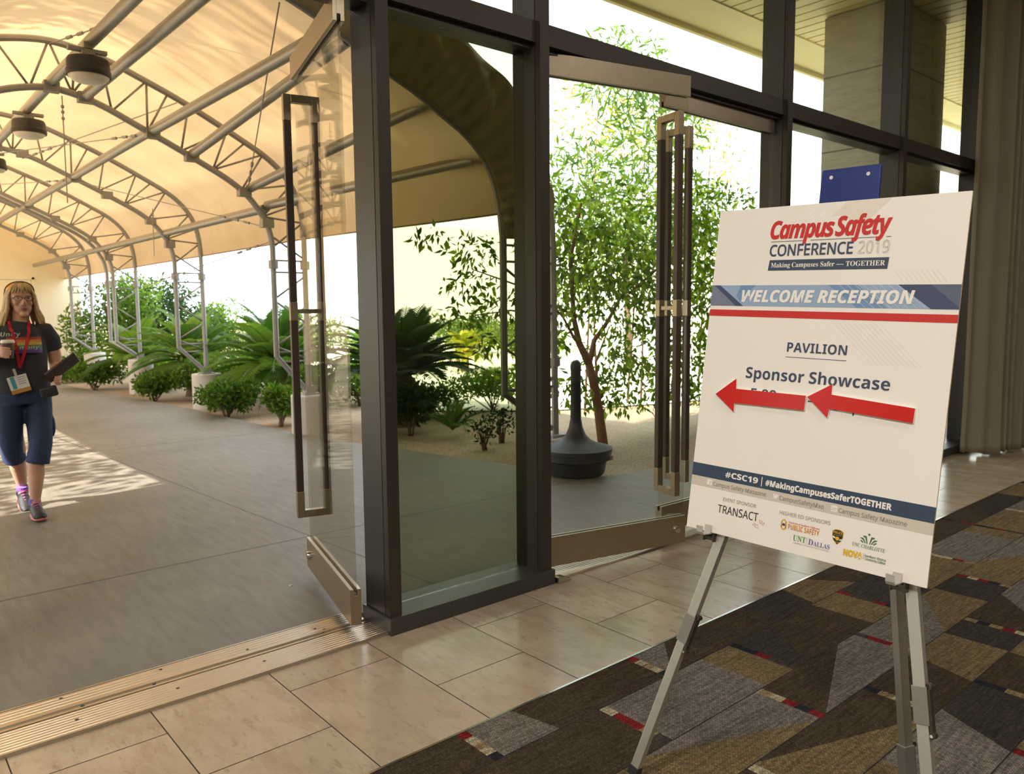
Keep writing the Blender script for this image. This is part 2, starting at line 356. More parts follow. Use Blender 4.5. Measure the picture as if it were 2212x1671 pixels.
# each run: (x at the band's far edge, x at its near edge, colour) = where that colour ends; 'a' = accent row
known = {0: [(-4, -4), (1.555, 1.555, Bc), 'a:RCTCN', (1.81, 1.86, Sc), (2.46, 2.46, Bc), 'a:RCTCN', (2.72, 2.50, Sc), (3.30, 3.30, Bc), (3.33, 3.33, Bc), (3.72, 3.66, Dc), (3.95, 4.12, Gc), (4.5, 4.5, Bc), 'a:DDTDD', (5.1, 5.1, Dc), (5.81, 5.81, Bc), 'a:NNDRR'],
         1: [(-4, -4), (2.06, 2.06, Bc), 'a:CRRTD', (2.70, 2.70, Sc), (2.905, 2.905, Gc), 'a:NNRDD', (3.26, 3.02, Dc), (3.63, 3.63, Bc), (3.885, 3.885, Gc), 'a:RDDRN', (4.45, 4.3, Dc), (4.905, 4.905, Gc), 'a:RCCRT', (5.62, 5.62, Sc), (5.8, 5.8, Gc), 'a:NNRDD'],
         2: [(-4, -4), (1.95, 2.60, Gc), (2.62, 2.62, Sc), 'a:TCRNR', (3.28, 2.67, Bc), (3.43, 3.43, Sc), 'a:DRRTT', (4.19, 3.78, Sc), (4.33, 4.33, Gc), (4.63, 4.63, Dc), 'a:RCRNT', (5.0, 5.6, Gc), (5.75, 5.75, Sc), 'a:RCCRT'],
         3: [(-4, -4), (1.5, 1.5, Sc), (2.145, 2.145, Bc), 'a:CCTCN', (2.20, 2.95, Gc), (2.955, 2.955, Bc), 'a:NTCCD', (3.42, 3.34, Bc), (3.76, 3.76, Gc), (3.99, 3.99, Dc), 'a:TNTRC', (4.5, 4.2, Bc), (4.9, 4.9, Sc)],
         4: [(-4, -4), (2.0, 2.0, Bc), 'a:RCTCN', (2.52, 2.52, Gc), (3.02, 2.89, Sc), (3.335, 3.335, Dc), 'a:NNTTC', (3.75, 3.75, Bc), (4.1, 4.1, Gc), (4.6, 4.3, Dc), 'a:RCRNT'],
         5: [(-4, -4), (2.3, 2.3, Bc), (2.89, 2.89, Sc), 'a:RRCNC', (3.25, 3.25, Gc), (3.6, 3.7, Bc), 'a:NTCRT', (4.0, 4.0, Sc)]}
acc = dict(R=RED, C=CRM, T=TAN, N=NAV, D=DRK)
def runs(bi):
    L = list(known.get(bi, [(-4, -4)])); last = [q for q in L if isinstance(q, tuple)][-1][0]; pc = None
    while last < 15:
        w = cr.uniform(0.25, 0.75); c = cr.choice([x for x in (Bc, Dc, Gc, Sc, Bc) if x is not pc]); pc = c
        sl = cr.choice([0, 0, 0, 0.25, -0.25]); last += w
        L.append((last + (sl if w > 0.4 else 0)*0.5, last - (sl if w > 0.4 else 0)*0.5, c))
        if cr.random() < 0.45 and abs(sl) < 0.01: L.append('a:' + ''.join(cr.choice('RCTNDDCR') for _ in range(5)))
    return L
for bi, (y0, y1) in enumerate(bands):
    xt = xb = -4.0; z = 0.004
    for q in runs(bi)[1:]:
        if isinstance(q, str):
            s_ = q[2:]; n_ = len(s_)
            for i, ch in enumerate(s_):
                a = y1 - (y1-y0)*i/n_; b = y1 - (y1-y0)*(i+1)/n_
                ck.add([(xt, b, z), (xt+0.042, b, z), (xt+0.042, a, z), (xt, a, z)], [(0, 1, 2, 3)], acc[ch])
            xt += 0.042; xb = xt; continue
        nt, nb, c = q; nt = max(nt, xt+0.001); nb = max(nb, xb+0.001)
        ck.add([(xb, y0+0.005, z), (nb, y0+0.005, z), (nt, y1, z), (xt, y1, z)], [(0, 1, 2, 3)], c); 
        ck.add([(xb, y0, z), (nb, y0, z), (nb, y0+0.005, z), (xb, y0+0.005, z)], [(0, 1, 2, 3)], (0.03, 0.026, 0.028)); xt, xb = nt, nb
st(ck.build('floor_carpet', M['carpet'], org=(0, 0, 0), colors=True))
st(B('floor_slab', (-8, -8.2, -0.05), (15, 2.13, 0.0), M['grout']))
st(B('trim_9', (-4, 2.128, -0.002), (14.8, 2.138, 0.0065), M['steel']))

# ------------------------------------------------------------------ room shell (behind and above the camera)
st(B('ceiling', (-8, -8.2, 5.0), (15, 3.26, 5.12), M['white']))
st(B('wall_back', (-8, -8.2, 0), (15, -8.0, 5.0), M['inwall']))
st(B('wall_left', (-8.2, -8.2, 0), (-8.0, 3.26, 5.0), M['inwall']))
st(B('wall_right', (15, -8.2, 0), (15.2, 3.26, 5.0), M['fabricbrown']))
st(B('wall_front', (-8, 3.04, 0), (-2.9, 3.26, 5.0), M['inwall']))

# ------------------------------------------------------------------ glass front: mullions, transoms, panes
def mullion(name, x, w=0.065):
    b = MB(); b.box((x, 3.078, 0.0), (x+w, 3.25, 5.0)); b.mat = 1; b.box((x, 3.035, 0.0), (x+w, 3.072, 5.0)); b.mat = 0; b.box((x+0.006, 3.06, 0.0), (x+w-0.006, 3.09, 5.0))
    return st(b.build(name, [M['bronze'], M['bronze_dark']]))
MX = [1.845, 2.815, 5.213, 7.125, 8.955, 10.79, 12.6]
for i, x in enumerate(MX): mullion('trim_%d' % (i+10), x)
mullion('trim_17', -0.56)
bays = [(-2.9, -0.56), (-0.495, 1.845), (1.91, 2.815), (2.88, 5.213), (5.278, 7.125), (7.19, 8.955), (9.02, 10.79), (10.855, 12.6), (12.665, 15)]
for i, (a, b) in enumerate(bays):
    q = MB(); q.box((a, 3.062, 2.868), (b, 3.25, 2.975)); q.mat = 1; q.box((a, 3.10, 2.845), (b, 3.23, 2.869))
    st(q.build('trim_%d' % (i+20), [M['bronze_dark'], M['bronze']]))
    st(B('window_%d' % (i+1), (a-0.005, 3.160, 2.975), (b+0.005, 3.172, 5.0), M['glass_up']))
for i, (a, b) in enumerate(bays):
    if i in (1, 3): continue
    st(B('window_%d' % (i+11), (a-0.005, 3.160, 0.085), (b+0.005, 3.172, 2.846), M['glass_tint' if i == 2 else 'glass_up']))
def sill(name, a, b):
    q = MB(); q.box((a, 3.012, 0.0), (b, 3.27, 0.082)); return st(q.build(name, M['bronze'], bevel=0.003))
sill('trim_30', 1.835, 2.888); sill('trim_31', 5.205, 15.0); sill('trim_32', -2.9, -0.49)
def threshold(name, x0, x1, y0=3.035, y1=3.405):
    prof = [(y0, -0.01), (y0, 0.008)]; y = y0+0.008
    while y < 3.205: prof += [(y, 0.012), (y+0.012, 0.012), (y+0.014, 0.009), (y+0.018, 0.009)]; y += 0.02
    prof += [(3.212, 0.014), (3.224, 0.014), (3.226, 0.010), (3.245, 0.010), (3.247, 0.016), (3.262, 0.016), (3.264, 0.012)]
    y = 3.268
    while y < y1-0.03: prof += [(y, 0.012), (y+0.016, 0.012), (y+0.018, 0.009), (y+0.022, 0.009)]; y += 0.024
    prof += [(y1-0.022, 0.013), (y1-0.006, 0.010), (y1, 0.0), (y1, -0.01)]
    b = MB().prism(prof, (x0, 0, 0), (0, 1, 0), (0, 0, 1), (1, 0, 0), x1-x0)
    return st(b.build(name, M['alu_thr']))
M['alu_thr'] = pm('ribbed threshold metal', (0.50, 0.43, 0.32), 0.34, 0.85, 0.12, 6)
T1 = threshold('trim_40', -0.49, 1.838); T2 = threshold('trim_41', 2.886, 5.21)
sc = MB()
for x, y in ((0.56, 3.135), (0.92, 3.136), (1.28, 3.14), (0.26, 3.135), (0.60, 3.236), (0.86, 3.236), (1.27, 3.30), (0.92, 3.355), (0.55, 3.355), (1.60, 3.31), (1.63, 3.275), (1.61, 3.25)):
    sc.lathe((x, y, 0.0105), [(0.007, 0), (0.007, 0.0025), (0.004, 0.003)], 12)
sc.build('screw', M['black'], T1)

# ------------------------------------------------------------------ glass doors
def leaf(name, hinge, ang, s0, s1, label, handle_s, off, lock_s, zf=0.0):
    a = math.radians(ang); d = Vector((math.sin(a), math.cos(a), 0)); n = Vector((-math.cos(a), math.sin(a), 0)); h = Vector(hinge)
    D = thing(name, h, None, None, None, 'structure')
    Mx = Matrix((d, n, Vector((0, 0, 1)))).transposed().to_4x4(); Mx.translation = h
    q = MB(); q.box((s0, -0.006, 0.205), (s1, 0.006, 2.765), Mx); q.build('glass_panel', M['glass_leaf'], D)
    for nm, z0, z1 in (('bottom_rail', 0.055, 0.225), ('top_rail', 2.745, 2.862)):
        q = MB(); q.box((s0, -0.026, z0), (s1, -0.008, z1), Mx); q.box((s0, 0.008, z0), (s1, 0.026, z1), Mx)
        q.box((s0+0.001, -0.02, z0 if nm == 'top_rail' and False else (z0 if nm == 'bottom_rail' else z0+0.03)), (s1-0.001, 0.02, z1-0.03 if nm == 'bottom_rail' else z1), Mx)
        q.build(nm, M['rail'], D, bevel=0.0015)
    q = MB(); c = Mx @ Vector((lock_s, 0, 0.145)); R = Matrix((d, Vector((0, 0, 1)), n)).transposed()
    q.lathe(c, [(0.012, -0.048), (0.020, -0.047), (0.023, -0.040), (0.023, 0.040), (0.020, 0.047), (0.012, 0.048)], 20, R); q.build('lock_cylinder', M['steel'], D, smooth=True, auto=30)
    hb = MB(); w = 0.02
    for o in (-off, off):
        for z0, z1 in ((2.50, 2.635), (0.375, 0.52), (1.455, 1.555)): hb.box((handle_s-w, o-w, z0), (handle_s+w, o+w, z1), Mx)
    for z in (2.615, 0.395): hb.box((handle_s-w, -off+w, z-0.02), (handle_s+w, off-w, z+0.02), Mx)
    hb.box((handle_s-0.012, -off+w, 1.493), (handle_s+0.012, off-w, 1.517), Mx)
    H = hb.build('handle', M['rail'], D, bevel=0.002)
    for o in (-off, off):
        for z0, z1 in ((0.52, 1.455), (1.555, 2.50)):
            q = MB(); q.box((handle_s-w+0.001, o-w+0.001, z0), (handle_s+w-0.001, o+w-0.001, z1), Mx); q.build('grip_bar', M['wood'], H, bevel=0.003)
    return D
leaf('door_1', (1.735, 3.19, 0), 14.4, -0.07, 0.893, '', 0.775, 0.075, 0.80)
leaf('door_2', (2.90, 3.15, 0), 102.6, 0.012, 1.031, '', 0.90, 0.08, 0.955)
leaf('door_3', (5.19, 3.15, 0), -90.0, 0.0, 1.24, '', 1.075, 0.08, 1.15)
# latch pocket by the second door
q = MB(); q.prism([(0, 0), (0.10, 0), (0.09, 0.018), (0.05, 0.034), (0.012, 0.038), (0, 0.03)], (2.893, 2.99, 0.001), (1, 0, 0), (0, 0, 1), (0, 1, 0), 0.045)
tag(q.build('floor_stop', M['steel'], bevel=0.003), 'small curved steel floor stop at the foot of the middle mullion', 'door stop')

# ------------------------------------------------------------------ exterior: soffit, stone pillar, buildings
q = MB(); q.mat = 0; q.box((-3, 4.90, 4.60), (30, 5.47, 4.66))
q.mat = 2; q.box((-3, 5.47, 4.55), (30, 5.52, 5.3))
q.mat = 1
x = -3.0
while x < 30: q.box((x, 3.26, 4.612), (x+0.166, 4.90, 4.66)); x += 0.19
q.mat = 3; q.box((-3, 3.26, 4.66), (30, 5.47, 4.70)); q.mat = 2; q.box((-8.2, -8.2, 5.13), (30, 5.52, 5.3))
st(q.build('roof', [M['fascia'], M['soffit'], M['fascia'], M['bronze_dark']]))
st(B('wall_sky_block', (-2.25, 3.26, -0.05), (-1.95, 6.2, 4.7), M['travertine']))  # added out-of-view wall that cuts skylight on the walk by the doors
st(B('pillar', (8.3, 3.66, -0.05), (9.55, 4.42, 4.60), M['travertine']))
st(B('wall_end', (-9, 22.6, -0.05), (4.75, 23.1, 5.6), M['cream']))
q = MB(); q.box((2.55, 22.57, 0), (2.60, 22.61, 2.42)); q.box((3.69, 22.57, 0), (3.74, 22.61, 2.42)); q.box((2.55, 22.57, 2.37), (3.74, 22.61, 2.42)); q.box((2.62, 22.585, 0), (3.67, 22.61, 2.35))
st(q.build('door_4', M['cream']))
st(B('wall_garden', (15.0, 30, -0.05), (60, 30.6, 5.4), M['cream_pale']))
# ------------------------------------------------------------------ canopy: trusses, tubes, fabric, lamps
INN = [(1.75, 3.74), (2.00, 3.70), (2.24, 3.62), (2.53, 3.48), (2.86, 3.33), (3.20, 3.16), (3.48, 3.02), (3.70, 2.86), (3.85, 2.67), (3.95, 2.48), (3.98, 2.27)]
OUT = [(1.75, 4.19), (2.00, 4.16), (2.30, 4.09), (2.60, 3.97), (2.95, 3.83), (3.30, 3.66), (3.65, 3.48), (3.95, 3.32), (4.17, 3.13), (4.31, 2.90), (4.37, 2.64), (4.385, 2.35)]
AX = 1.75
def smooth_poly(P, it=2):
    for _ in range(it):
        Q = [P[0]]
        for a, b in zip(P, P[1:]): Q += [(a[0]*.75+b[0]*.25, a[1]*.75+b[1]*.25), (a[0]*.25+b[0]*.75, a[1]*.25+b[1]*.75)]
        P = Q + [P[-1]]
    return P
def mirror(P, ax=AX): return [(2*ax-x, z) for x, z in reversed(P[1:])] + P
def resample(P, n):
    L = [0]
    for a, b in zip(P, P[1:]): L.append(L[-1] + math.dist(a, b))
    out = []
    for i in range(n+1):
        t = L[-1]*i/n; k = max(j for j in range(len(L)) if L[j] <= t+1e-9); k = min(k, len(P)-2)
        f = (t-L[k])/(L[k+1]-L[k]); out.append((P[k][0]+(P[k+1][0]-P[k][0])*f, P[k][1]+(P[k+1][1]-P[k][1])*f))
    return out
INm, OUTm = smooth_poly(mirror(INN)), smooth_poly(mirror(OUT))
def truss(Y, label, ztop=0.58, double=False):
    T = thing('arch_truss', (AX, Y, 0), label, 'truss', 'arched trusses holding up the canopy')
    legs_in = [(3.98, 0.97), (3.98, 2.2)]
    for nm, chord, r in (('outer_chord', OUTm, 0.034), ('inner_chord', INm, 0.034)):
        b = MB()
        if nm == 'outer_chord':
            p = [(2*AX-4.385, Y, ztop)] + [(x, Y, z) for x, z in chord] + [(4.385, Y, ztop)]
            b.tube(p, r, 8)
            for x in (4.385, 2*AX-4.385): b.box((x-0.10, Y-0.10, ztop-0.02), (x+0.10, Y+0.10, ztop)); b.box((x-0.06, Y-0.06, ztop), (x+0.06, Y+0.06, ztop+0.09)); b.lathe((x, Y, 2.02), [(0.06, 0), (0.06, 0.1)], 8)
        else:
            for dy in ((0.0, 0.42) if double else (0.0,)):
                p = [(2*AX-4.34, Y+dy*0.1, ztop+0.05), (2*AX-3.98, Y+dy, 0.97)] + [(x, Y+dy, z) for x, z in chord] + [(3.98, Y+dy, 0.97), (4.34, Y+dy*0.1, ztop+0.05)]
                b.tube(p, r, 8)
                for x in (3.98, 2*AX-3.98): b.lathe((x, Y+dy, 2.02), [(0.06, 0), (0.06, 0.1)], 8)
        b.build(nm, M['truss'], T, smooth=True, auto=35)
    w = MB(); n = 30; A, Bq = resample(INm, n), resample(OUTm, n); rw = 0.0125
    for i in range(0, n, 2):
        w.tube([(A[i][0], Y, A[i][1]), (Bq[min(n, i+1)][0], Y, Bq[min(n, i+1)][1])], rw, 6)
        w.tube([(Bq[i+1][0], Y, Bq[i+1][1]), (A[min(n, i+2)][0], Y, A[min(n, i+2)][1])], rw, 6)
        if i % 4 == 0: w.tube([(A[i][0], Y, A[i][1]), (Bq[i][0], Y, Bq[i][1])], rw, 6)
    for s_ in (1, -1):
        X = lambda x: AX + s_*(x-AX)
        zs = [2.35, 2.12, 1.92, 1.66, 1.36, 1.08]
        for z0, z1, k in ((2.4, 2.14, 0), (1.94, 1.66, 1), (1.64, 1.36, 0), (1.34, 1.10, 1), (1.90, 2.0, 2)):
            if k == 0: w.tube([(X(3.98), Y, z0), (X(4.385), Y, z1)], rw, 6)
            elif k == 1: w.tube([(X(4.385), Y, z0), (X(3.98), Y, z1)], rw, 6)
        w.tube([(X(3.98), Y, 1.09), (X(4.385), Y, 0.92)], rw, 6)
        for z in (2.12, 1.98, 1.02, 0.90) : w.tube([(X(3.98 if z > 0.95 else 4.05), Y, z), (X(4.385), Y, z)], rw, 6)
    w.build('web', M['truss'], T, smooth=True)
    for x, z in ((1.75, 3.74), (2.05, 3.685), (2.68, 3.415), (3.08, 3.22), (3.66, 2.89), (3.92, 2.55), (2*AX-2.68, 3.415), (2*AX-3.66, 2.89)):
        B('gusset_plate', (x-0.07, Y-0.05, z-0.05), (x+0.07, Y+0.05, z+0.05), M['truss'], T)
    for s_ in (1, -1):
        x = AX + s_*(4.385-AX)
        d = MB().lathe((x, Y, -0.05), [(0.225, 0), (0.225, ztop+0.015), (0.215, ztop+0.03)], 36).build('footing', M['drum'], smooth=True, auto=30)
        if s_ > 0: FT.append(d)
        else: FTL.append(d)
FT, FTL = [], []
truss(9.0, 'arched canopy truss nearest the open glass door, ribs and cables in full view', 0.50)
truss(12.6, 'arched canopy truss second out from the doors, legs framed by sago palms', 0.56)
truss(16.2, 'arched canopy truss third out, with doubled white legs on a pale round footing', 0.64, True)
truss(19.8, 'arched canopy truss farthest out, pale before the cream end wall', 0.64)
FL = ['round concrete footing half hidden behind the open door handle', 'short round concrete footing with a leafy shrub against its front', 'tall pale round concrete footing under the doubled truss legs', 'round concrete footing behind shrubs at the far end of the walk']
for o, l in zip(FT, FL): tag(o, l, 'footing', 'round footings under the truss legs')
for o, l in zip(FTL, ('first', 'second', 'third', 'fourth')): tag(o, l + ' round concrete footing from the doors on the sunny far side of the walk', 'footing', 'round footings under the truss legs')

# front arch near the doors, wrapped in an olive valance
IN0 = [(1.9, 3.93), (2.30, 3.87), (2.70, 3.76), (3.10, 3.59), (3.47, 3.40), (3.73, 3.30), (4.04, 3.13), (4.24, 3.03), (4.42, 2.88), (4.55, 2.70), (4.63, 2.43), (4.66, 2.15)]
OT0 = [(1.9, 4.50), (2.40, 4.46), (2.95, 4.34), (3.45, 4.16), (3.80, 4.00), (4.13, 3.83), (4.44, 3.71), (4.77, 3.50), (5.02, 3.20), (5.22, 2.80), (5.32, 2.43), (5.34, 2.15)]
IN0m, OT0m = smooth_poly(mirror(IN0, 1.9)), smooth_poly(mirror(OT0, 1.9))
Yf = 5.5
v = MB(); n = 220; A, Bq = resample(IN0m, n), resample(OT0m, n); R_ = 12
vs = []; fs = []
for i in range(n+1):
    s_ = i/n; taper = 1.0
    e = min(s_, 1-s_)
    for j in range(R_+1):
        f = j/R_; x = A[i][0]+(Bq[i][0]-A[i][0])*f; z = A[i][1]+(Bq[i][1]-A[i][1])*f
        amp = 0.034*math.sin(s_*330 + 7*f + 2.2*math.sin(s_*40))*(1-f)**0.6*(0.35+0.65*abs(math.sin(s_*23+1.3))) + 0.024*math.sin(s_*95+14*f)
        amp *= min(1.0, f*7)*(1.6 if e < 0.09 else 1.0)
        pull = max(0, (0.055-e)/0.055)*0.30*f
        x += (A[i][0]-x)*pull if True else 0
        vs.append((x, Yf - 0.05*math.sin(PI*f) + amp, z))
W1 = R_+1
for i in range(n):
    for j in range(R_): fs.append((i*W1+j, (i+1)*W1+j, (i+1)*W1+j+1, i*W1+j+1))
v.add(vs, fs)
vt = thing('front_valance', (1.9, Yf, 2.15), 'wrinkled olive fabric band wrapping the arch end nearest the glass front', 'valance')
vo = v.build('valance_fabric', M['valance'], vt, smooth=True)
so = vo.modifiers.new('t', 'SOLIDIFY'); so.thickness = 0.006
T0 = thing('arch_truss', (1.9, 5.55, 0), 'tall canopy end arch behind the middle mullion, its upper part wrapped in fabric', 'truss', 'arched trusses holding up the canopy')
p = [(2*1.9-5.34, 5.56, 0.27)] + [(x-0.03 if x > 1.9 else x+0.03, 5.56, z-0.03) for x, z in OT0m] + [(5.34, 5.56, 0.27)]
q = MB(); q.tube(p, 0.036, 8); q.box((5.20, 5.45, 0.245), (5.44, 5.67, 0.275)); q.lathe((5.34, 5.56, 0.95), [(0.05, 0), (0.05, 0.08)], 10); q.build('outer_chord', M['truss'], T0, smooth=True, auto=35)
p = [(2*1.9-5.2, 5.56, 0.33), (2*1.9-4.68, 5.56, 0.72)] + [(x+0.02 if x > 1.9 else x-0.02, 5.56, z+0.02) for x, z in IN0m] + [(4.68, 5.56, 0.72), (5.27, 5.56, 0.33)]
q = MB(); q.tube(p, 0.036, 8); q.build('inner_chord', M['truss'], T0, smooth=True, auto=35)
q = MB()
for z in (2.1, 1.95, 0.75): q.tube([(4.68, 5.56, z), (5.34, 5.56, z)], 0.013, 6)
for a, b, c, d in ((4.68, 1.9, 5.34, 1.5), (5.34, 1.5, 4.68, 1.15), (4.68, 1.15, 5.34, 0.8)): q.tube([(a, 5.56, b), (c, 5.56, d)], 0.013, 6)
q.build('web', M['truss'], T0)
tag(MB().lathe((5.32, 5.56, -0.05), [(0.225, 0), (0.225, 0.29), (0.215, 0.30)], 36).build('footing', M['drum'], smooth=True, auto=30), 'low round concrete footing on the soil beside the black cigarette receptacle', 'footing', 'round footings under the truss legs')

# fabric skin
secs = [(5.5, [(x, z) for x, z in IN0m])]
OS = [(AX+(x-AX)*1.012, z+0.05) for x, z in OUTm]
n = 96; rows = []
IN0t = [(1.9+s_*(x-1.9), z) for s_ in (1,) for x, z in []] or [(x, z+0.02) for x, z in smooth_poly(mirror(IN0[:-2] + [(4.625, 2.46), (4.64, 2.36)], 1.9))]
IN0c = resample(IN0t, n); OUTc = resample(OS, n)
Ys = [5.5 + 3.5*i/14 for i in range(15)] + [9.0 + 14.0*i/56 for i in range(1, 57)]
hemz = 2.35
for Y in Ys:
    row = []
    if Y < 9.0: f = (Y-5.5)/3.5; f = f*f*(3-2*f)*0.5+f*0.5
    else: f = 1.0
    sag = 0.0 if Y < 9 else 0.035*math.sin(PI*(((Y-9.0) % 3.6)/3.6))
    for i in range(n+1):
        x = IN0c[i][0]*(1-f)+OUTc[i][0]*f; z = IN0c[i][1]*(1-f)+OUTc[i][1]*f
        t = i/n; mid = math.sin(PI*t)
        z -= sag*mid; x += (AX-x)*sag*0.10
        z += 0.010*math.sin(t*60+Y*1.7)*mid
        row.append((x, Y, max(z, hemz-0.02) if False else z))
    rows.append(row)
c = MB(); vs = [p for r in rows for p in r]; w_ = n+1
fs = [(i*w_+j, i*w_+j+1, (i+1)*w_+j+1, (i+1)*w_+j) for i in range(len(rows)-1) for j in range(n)]
c.add(vs, fs)
CN = thing('canopy', (AX, 14, 2.35), 'long translucent tan fabric canopy vaulted over the concrete walk', 'canopy')
co = c.build('fabric_skin', M['canopy'], CN, smooth=True)
for sgn in (0, n):
    h = MB(); h.tube([(r[sgn][0], r[sgn][1], r[sgn][2]-0.004) for r in rows], 0.009, 8); h.build('hem', M['canopy'], CN, smooth=True)

# long tubes running out from the doors
TUBES = [((1.86, 5.58, 3.86), (1.75, 9.0, 3.79), 'nearest the ridge, starting at the door end'),
         ((2.20, 5.58, 3.82), (2.05, 9.0, 3.70), 'beside the ridge tube, butting on a square plate under the first lamp'),
         ((2.73, 5.05, 3.45), (2.68, 9.0, 3.445), 'at mid slope ending where the second rib cable ties on'),
         ((3.14, 5.58, 3.60), (3.09, 9.0, 3.25), 'just below mid slope, passing behind the open door top'),
         ((3.95, 5.60, 3.28), (3.73, 9.0, 2.94), 'low on the slope, seen again through the tinted pane'),
         ((4.52, 5.60, 2.88), (3.93, 9.0, 2.76), 'lowest on the slope, close above the canopy hem')]
for a, b, l in TUBES:
    tag(MB().tube([a, b], 0.052, 14).build('purlin_tube', M['galv'], smooth=True, auto=40), 'long galvanised tube ' + l, 'tube', 'galvanised tubes under the canopy')
for (x, z), l in zip([(1.75, 3.78), (2.66, 3.44), (3.90, 2.72), (0.84, 3.44), (-0.4, 2.72)], ['ridge', 'mid slope', 'low eave', 'sunny mid slope', 'sunny low eave']):
    tag(MB().tube([(x, 9.0, z), (x+(-0.14 if x > 3 else 0), 22.5, z)], 0.052, 14).build('purlin_tube', M['galv'], smooth=True, auto=40), 'galvanised tube along the %s, running from first arch to end wall' % l, 'tube', 'galvanised tubes under the canopy')
CB = [((1.84, 9.0, 3.67), (1.83, 9.0, 2.62), 'hanging straight down from the first arch beside the lamp'), ((3.64, 12.4, 3.05), (3.63, 12.4, 2.35), 'hanging below the low tube at the second arch'),
      ((1.75, 9.0, 4.15), (2.9, 5.6, 4.15), 'running up from the first arch top towards the door end'), ((2.68, 9.0, 3.42), (1.80, 12.6, 3.66), 'crossing from the first arch to the ridge of the second'),
      ((2.05, 12.6, 3.62), (2.95, 9.0, 3.78), 'crossing back under the fabric to the first arch'), ((3.95, 9.0, 2.50), (2.68, 12.6, 3.38), 'rising from the first arch knee to the second arch'),
      ((3.70, 9.0, 2.90), (2.6, 5.6, 3.75), 'crossing the near bay behind the mid slope tubes'), ((3.98, 9.0, 2.35), (3.50, 12.6, 1.9), 'slanting down from the first arch knee with a turnbuckle'), ((2.68, 12.6, 3.40), (1.75, 16.2, 3.66), 'crossing between the second and third arches')]
for a, b, l in CB:
    q = MB(); q.tube([a, b], 0.006, 6); A_, B_ = Vector(a), Vector(b)
    for f in (0.10, 0.15, 0.21): q.tube([A_.lerp(B_, f-0.012), A_.lerp(B_, f+0.012)], 0.016, 6)
    tag(q.build('tie_cable', M['truss']), 'thin steel tie cable ' + l, 'cable', 'tie cables of the canopy')

def lamp(Y, label, x=1.76):
    z = 3.47
    L = thing('canopy_lamp', (x, Y, z), label, 'lamp', 'round lamps under the canopy ridge')
    MB().lathe((x, Y, z), [(0.172, 0.045), (0.176, 0.06), (0.176, 0.09), (0.168, 0.10), (0.166, 0.165), (0.155, 0.19), (0.06, 0.195)], 40).build('housing', M['black'], L, smooth=True, auto=30)
    MB().lathe((x, Y, z), [(0.02, -0.012), (0.08, -0.005), (0.13, 0.012), (0.158, 0.04), (0.158, 0.06)], 40).build('lens', M['lampwhite'], L, smooth=True)
    q = MB(); q.box((x-0.05, Y-0.05, z+0.19), (x+0.05, Y+0.05, z+0.25)); q.box((x-0.15, Y-0.03, z+0.245), (x+0.15, Y+0.03, z+0.275)); q.box((x-0.03, Y-0.03, z+0.27), (x+0.03, Y+0.03, z+0.33)); q.build('bracket', M['truss'], L)
lamp(7.56, 'round dark canopy lamp nearest the doors, white lens underneath')
lamp(10.32, 'round dark canopy lamp second from the doors')
lamp(13.1, 'round dark canopy lamp third from the doors, cut by the frame edge')
for x, y, _ in LAMPS:
    L = thing('ceiling_light', (x, y, 4.95), 'square ceiling light in the lobby ceiling, %s' % ('by the glass front' if y > 0 else 'towards the back wall'), 'ceiling light', 'lobby ceiling lights')
    q = MB(); q.box((x-0.33, y-0.33, 4.955), (x-0.29, y+0.33, 5.0)); q.box((x+0.29, y-0.33, 4.955), (x+0.33, y+0.33, 5.0)); q.box((x-0.29, y-0.33, 4.955), (x+0.29, y-0.29, 5.0)); q.box((x-0.29, y+0.29, 4.955), (x+0.29, y+0.33, 5.0)); q.build('frame', M['white'], L)
# ------------------------------------------------------------------ vegetation
def unit(r):
    while True:
        p = Vector((r.uniform(-1, 1), r.uniform(-1, 1), r.uniform(-1, 1)))
        if 0.05 < p.length < 1: return p.normalized()
def foliage(b, blobs, n, size, seed, cols, droop=0.5, shell=0.35, aspect=0.42):
    r = random.Random(seed); wts = [bl[1][0]*bl[1][1]*bl[1][2] for bl in blobs]
    idx = r.choices(range(len(blobs)), [w**0.75 for w in wts], k=n)
    for k in idx:
        c, rad = blobs[k]; d = unit(r); q = shell + (1-shell)*r.random()**0.6
        p = Vector((c[0]+d.x*rad[0]*q, c[1]+d.y*rad[1]*q, c[2]+d.z*rad[2]*q))
        if p.z < 0.02: continue
        t = (unit(r)*0.9 + d*0.5 + Vector((0, 0, -droop))).normalized(); s_ = unit(r); s_ = (s_-t*s_.dot(t)).normalized(); nrm = t.cross(s_)
        L = size*r.uniform(0.6, 1.25); w = L*aspect*r.uniform(0.8, 1.15)
        v = [p, p+t*L*0.35+s_*w*0.5-nrm*w*0.12, p+t*L*0.35+nrm*w*0.10, p+t*L*0.35-s_*w*0.5-nrm*w*0.12, p+t*L-nrm*w*0.25]
        a = cols[0]; e = cols[1]; f = r.random()**1.2; g_ = r.uniform(0.8, 1.2)
        b.add(v, [(0, 1, 4, 2), (0, 2, 4, 3)], tuple((a[i]*(1-f)+e[i]*f)*g_ for i in range(3)))
    return b
G1 = ((0.05, 0.12, 0.018), (0.15, 0.26, 0.035)); G2 = ((0.075, 0.15, 0.024), (0.20, 0.30, 0.045)); G3 = ((0.035, 0.07, 0.03), (0.075, 0.13, 0.045)); GY = ((0.30, 0.33, 0.02), (0.55, 0.50, 0.05))
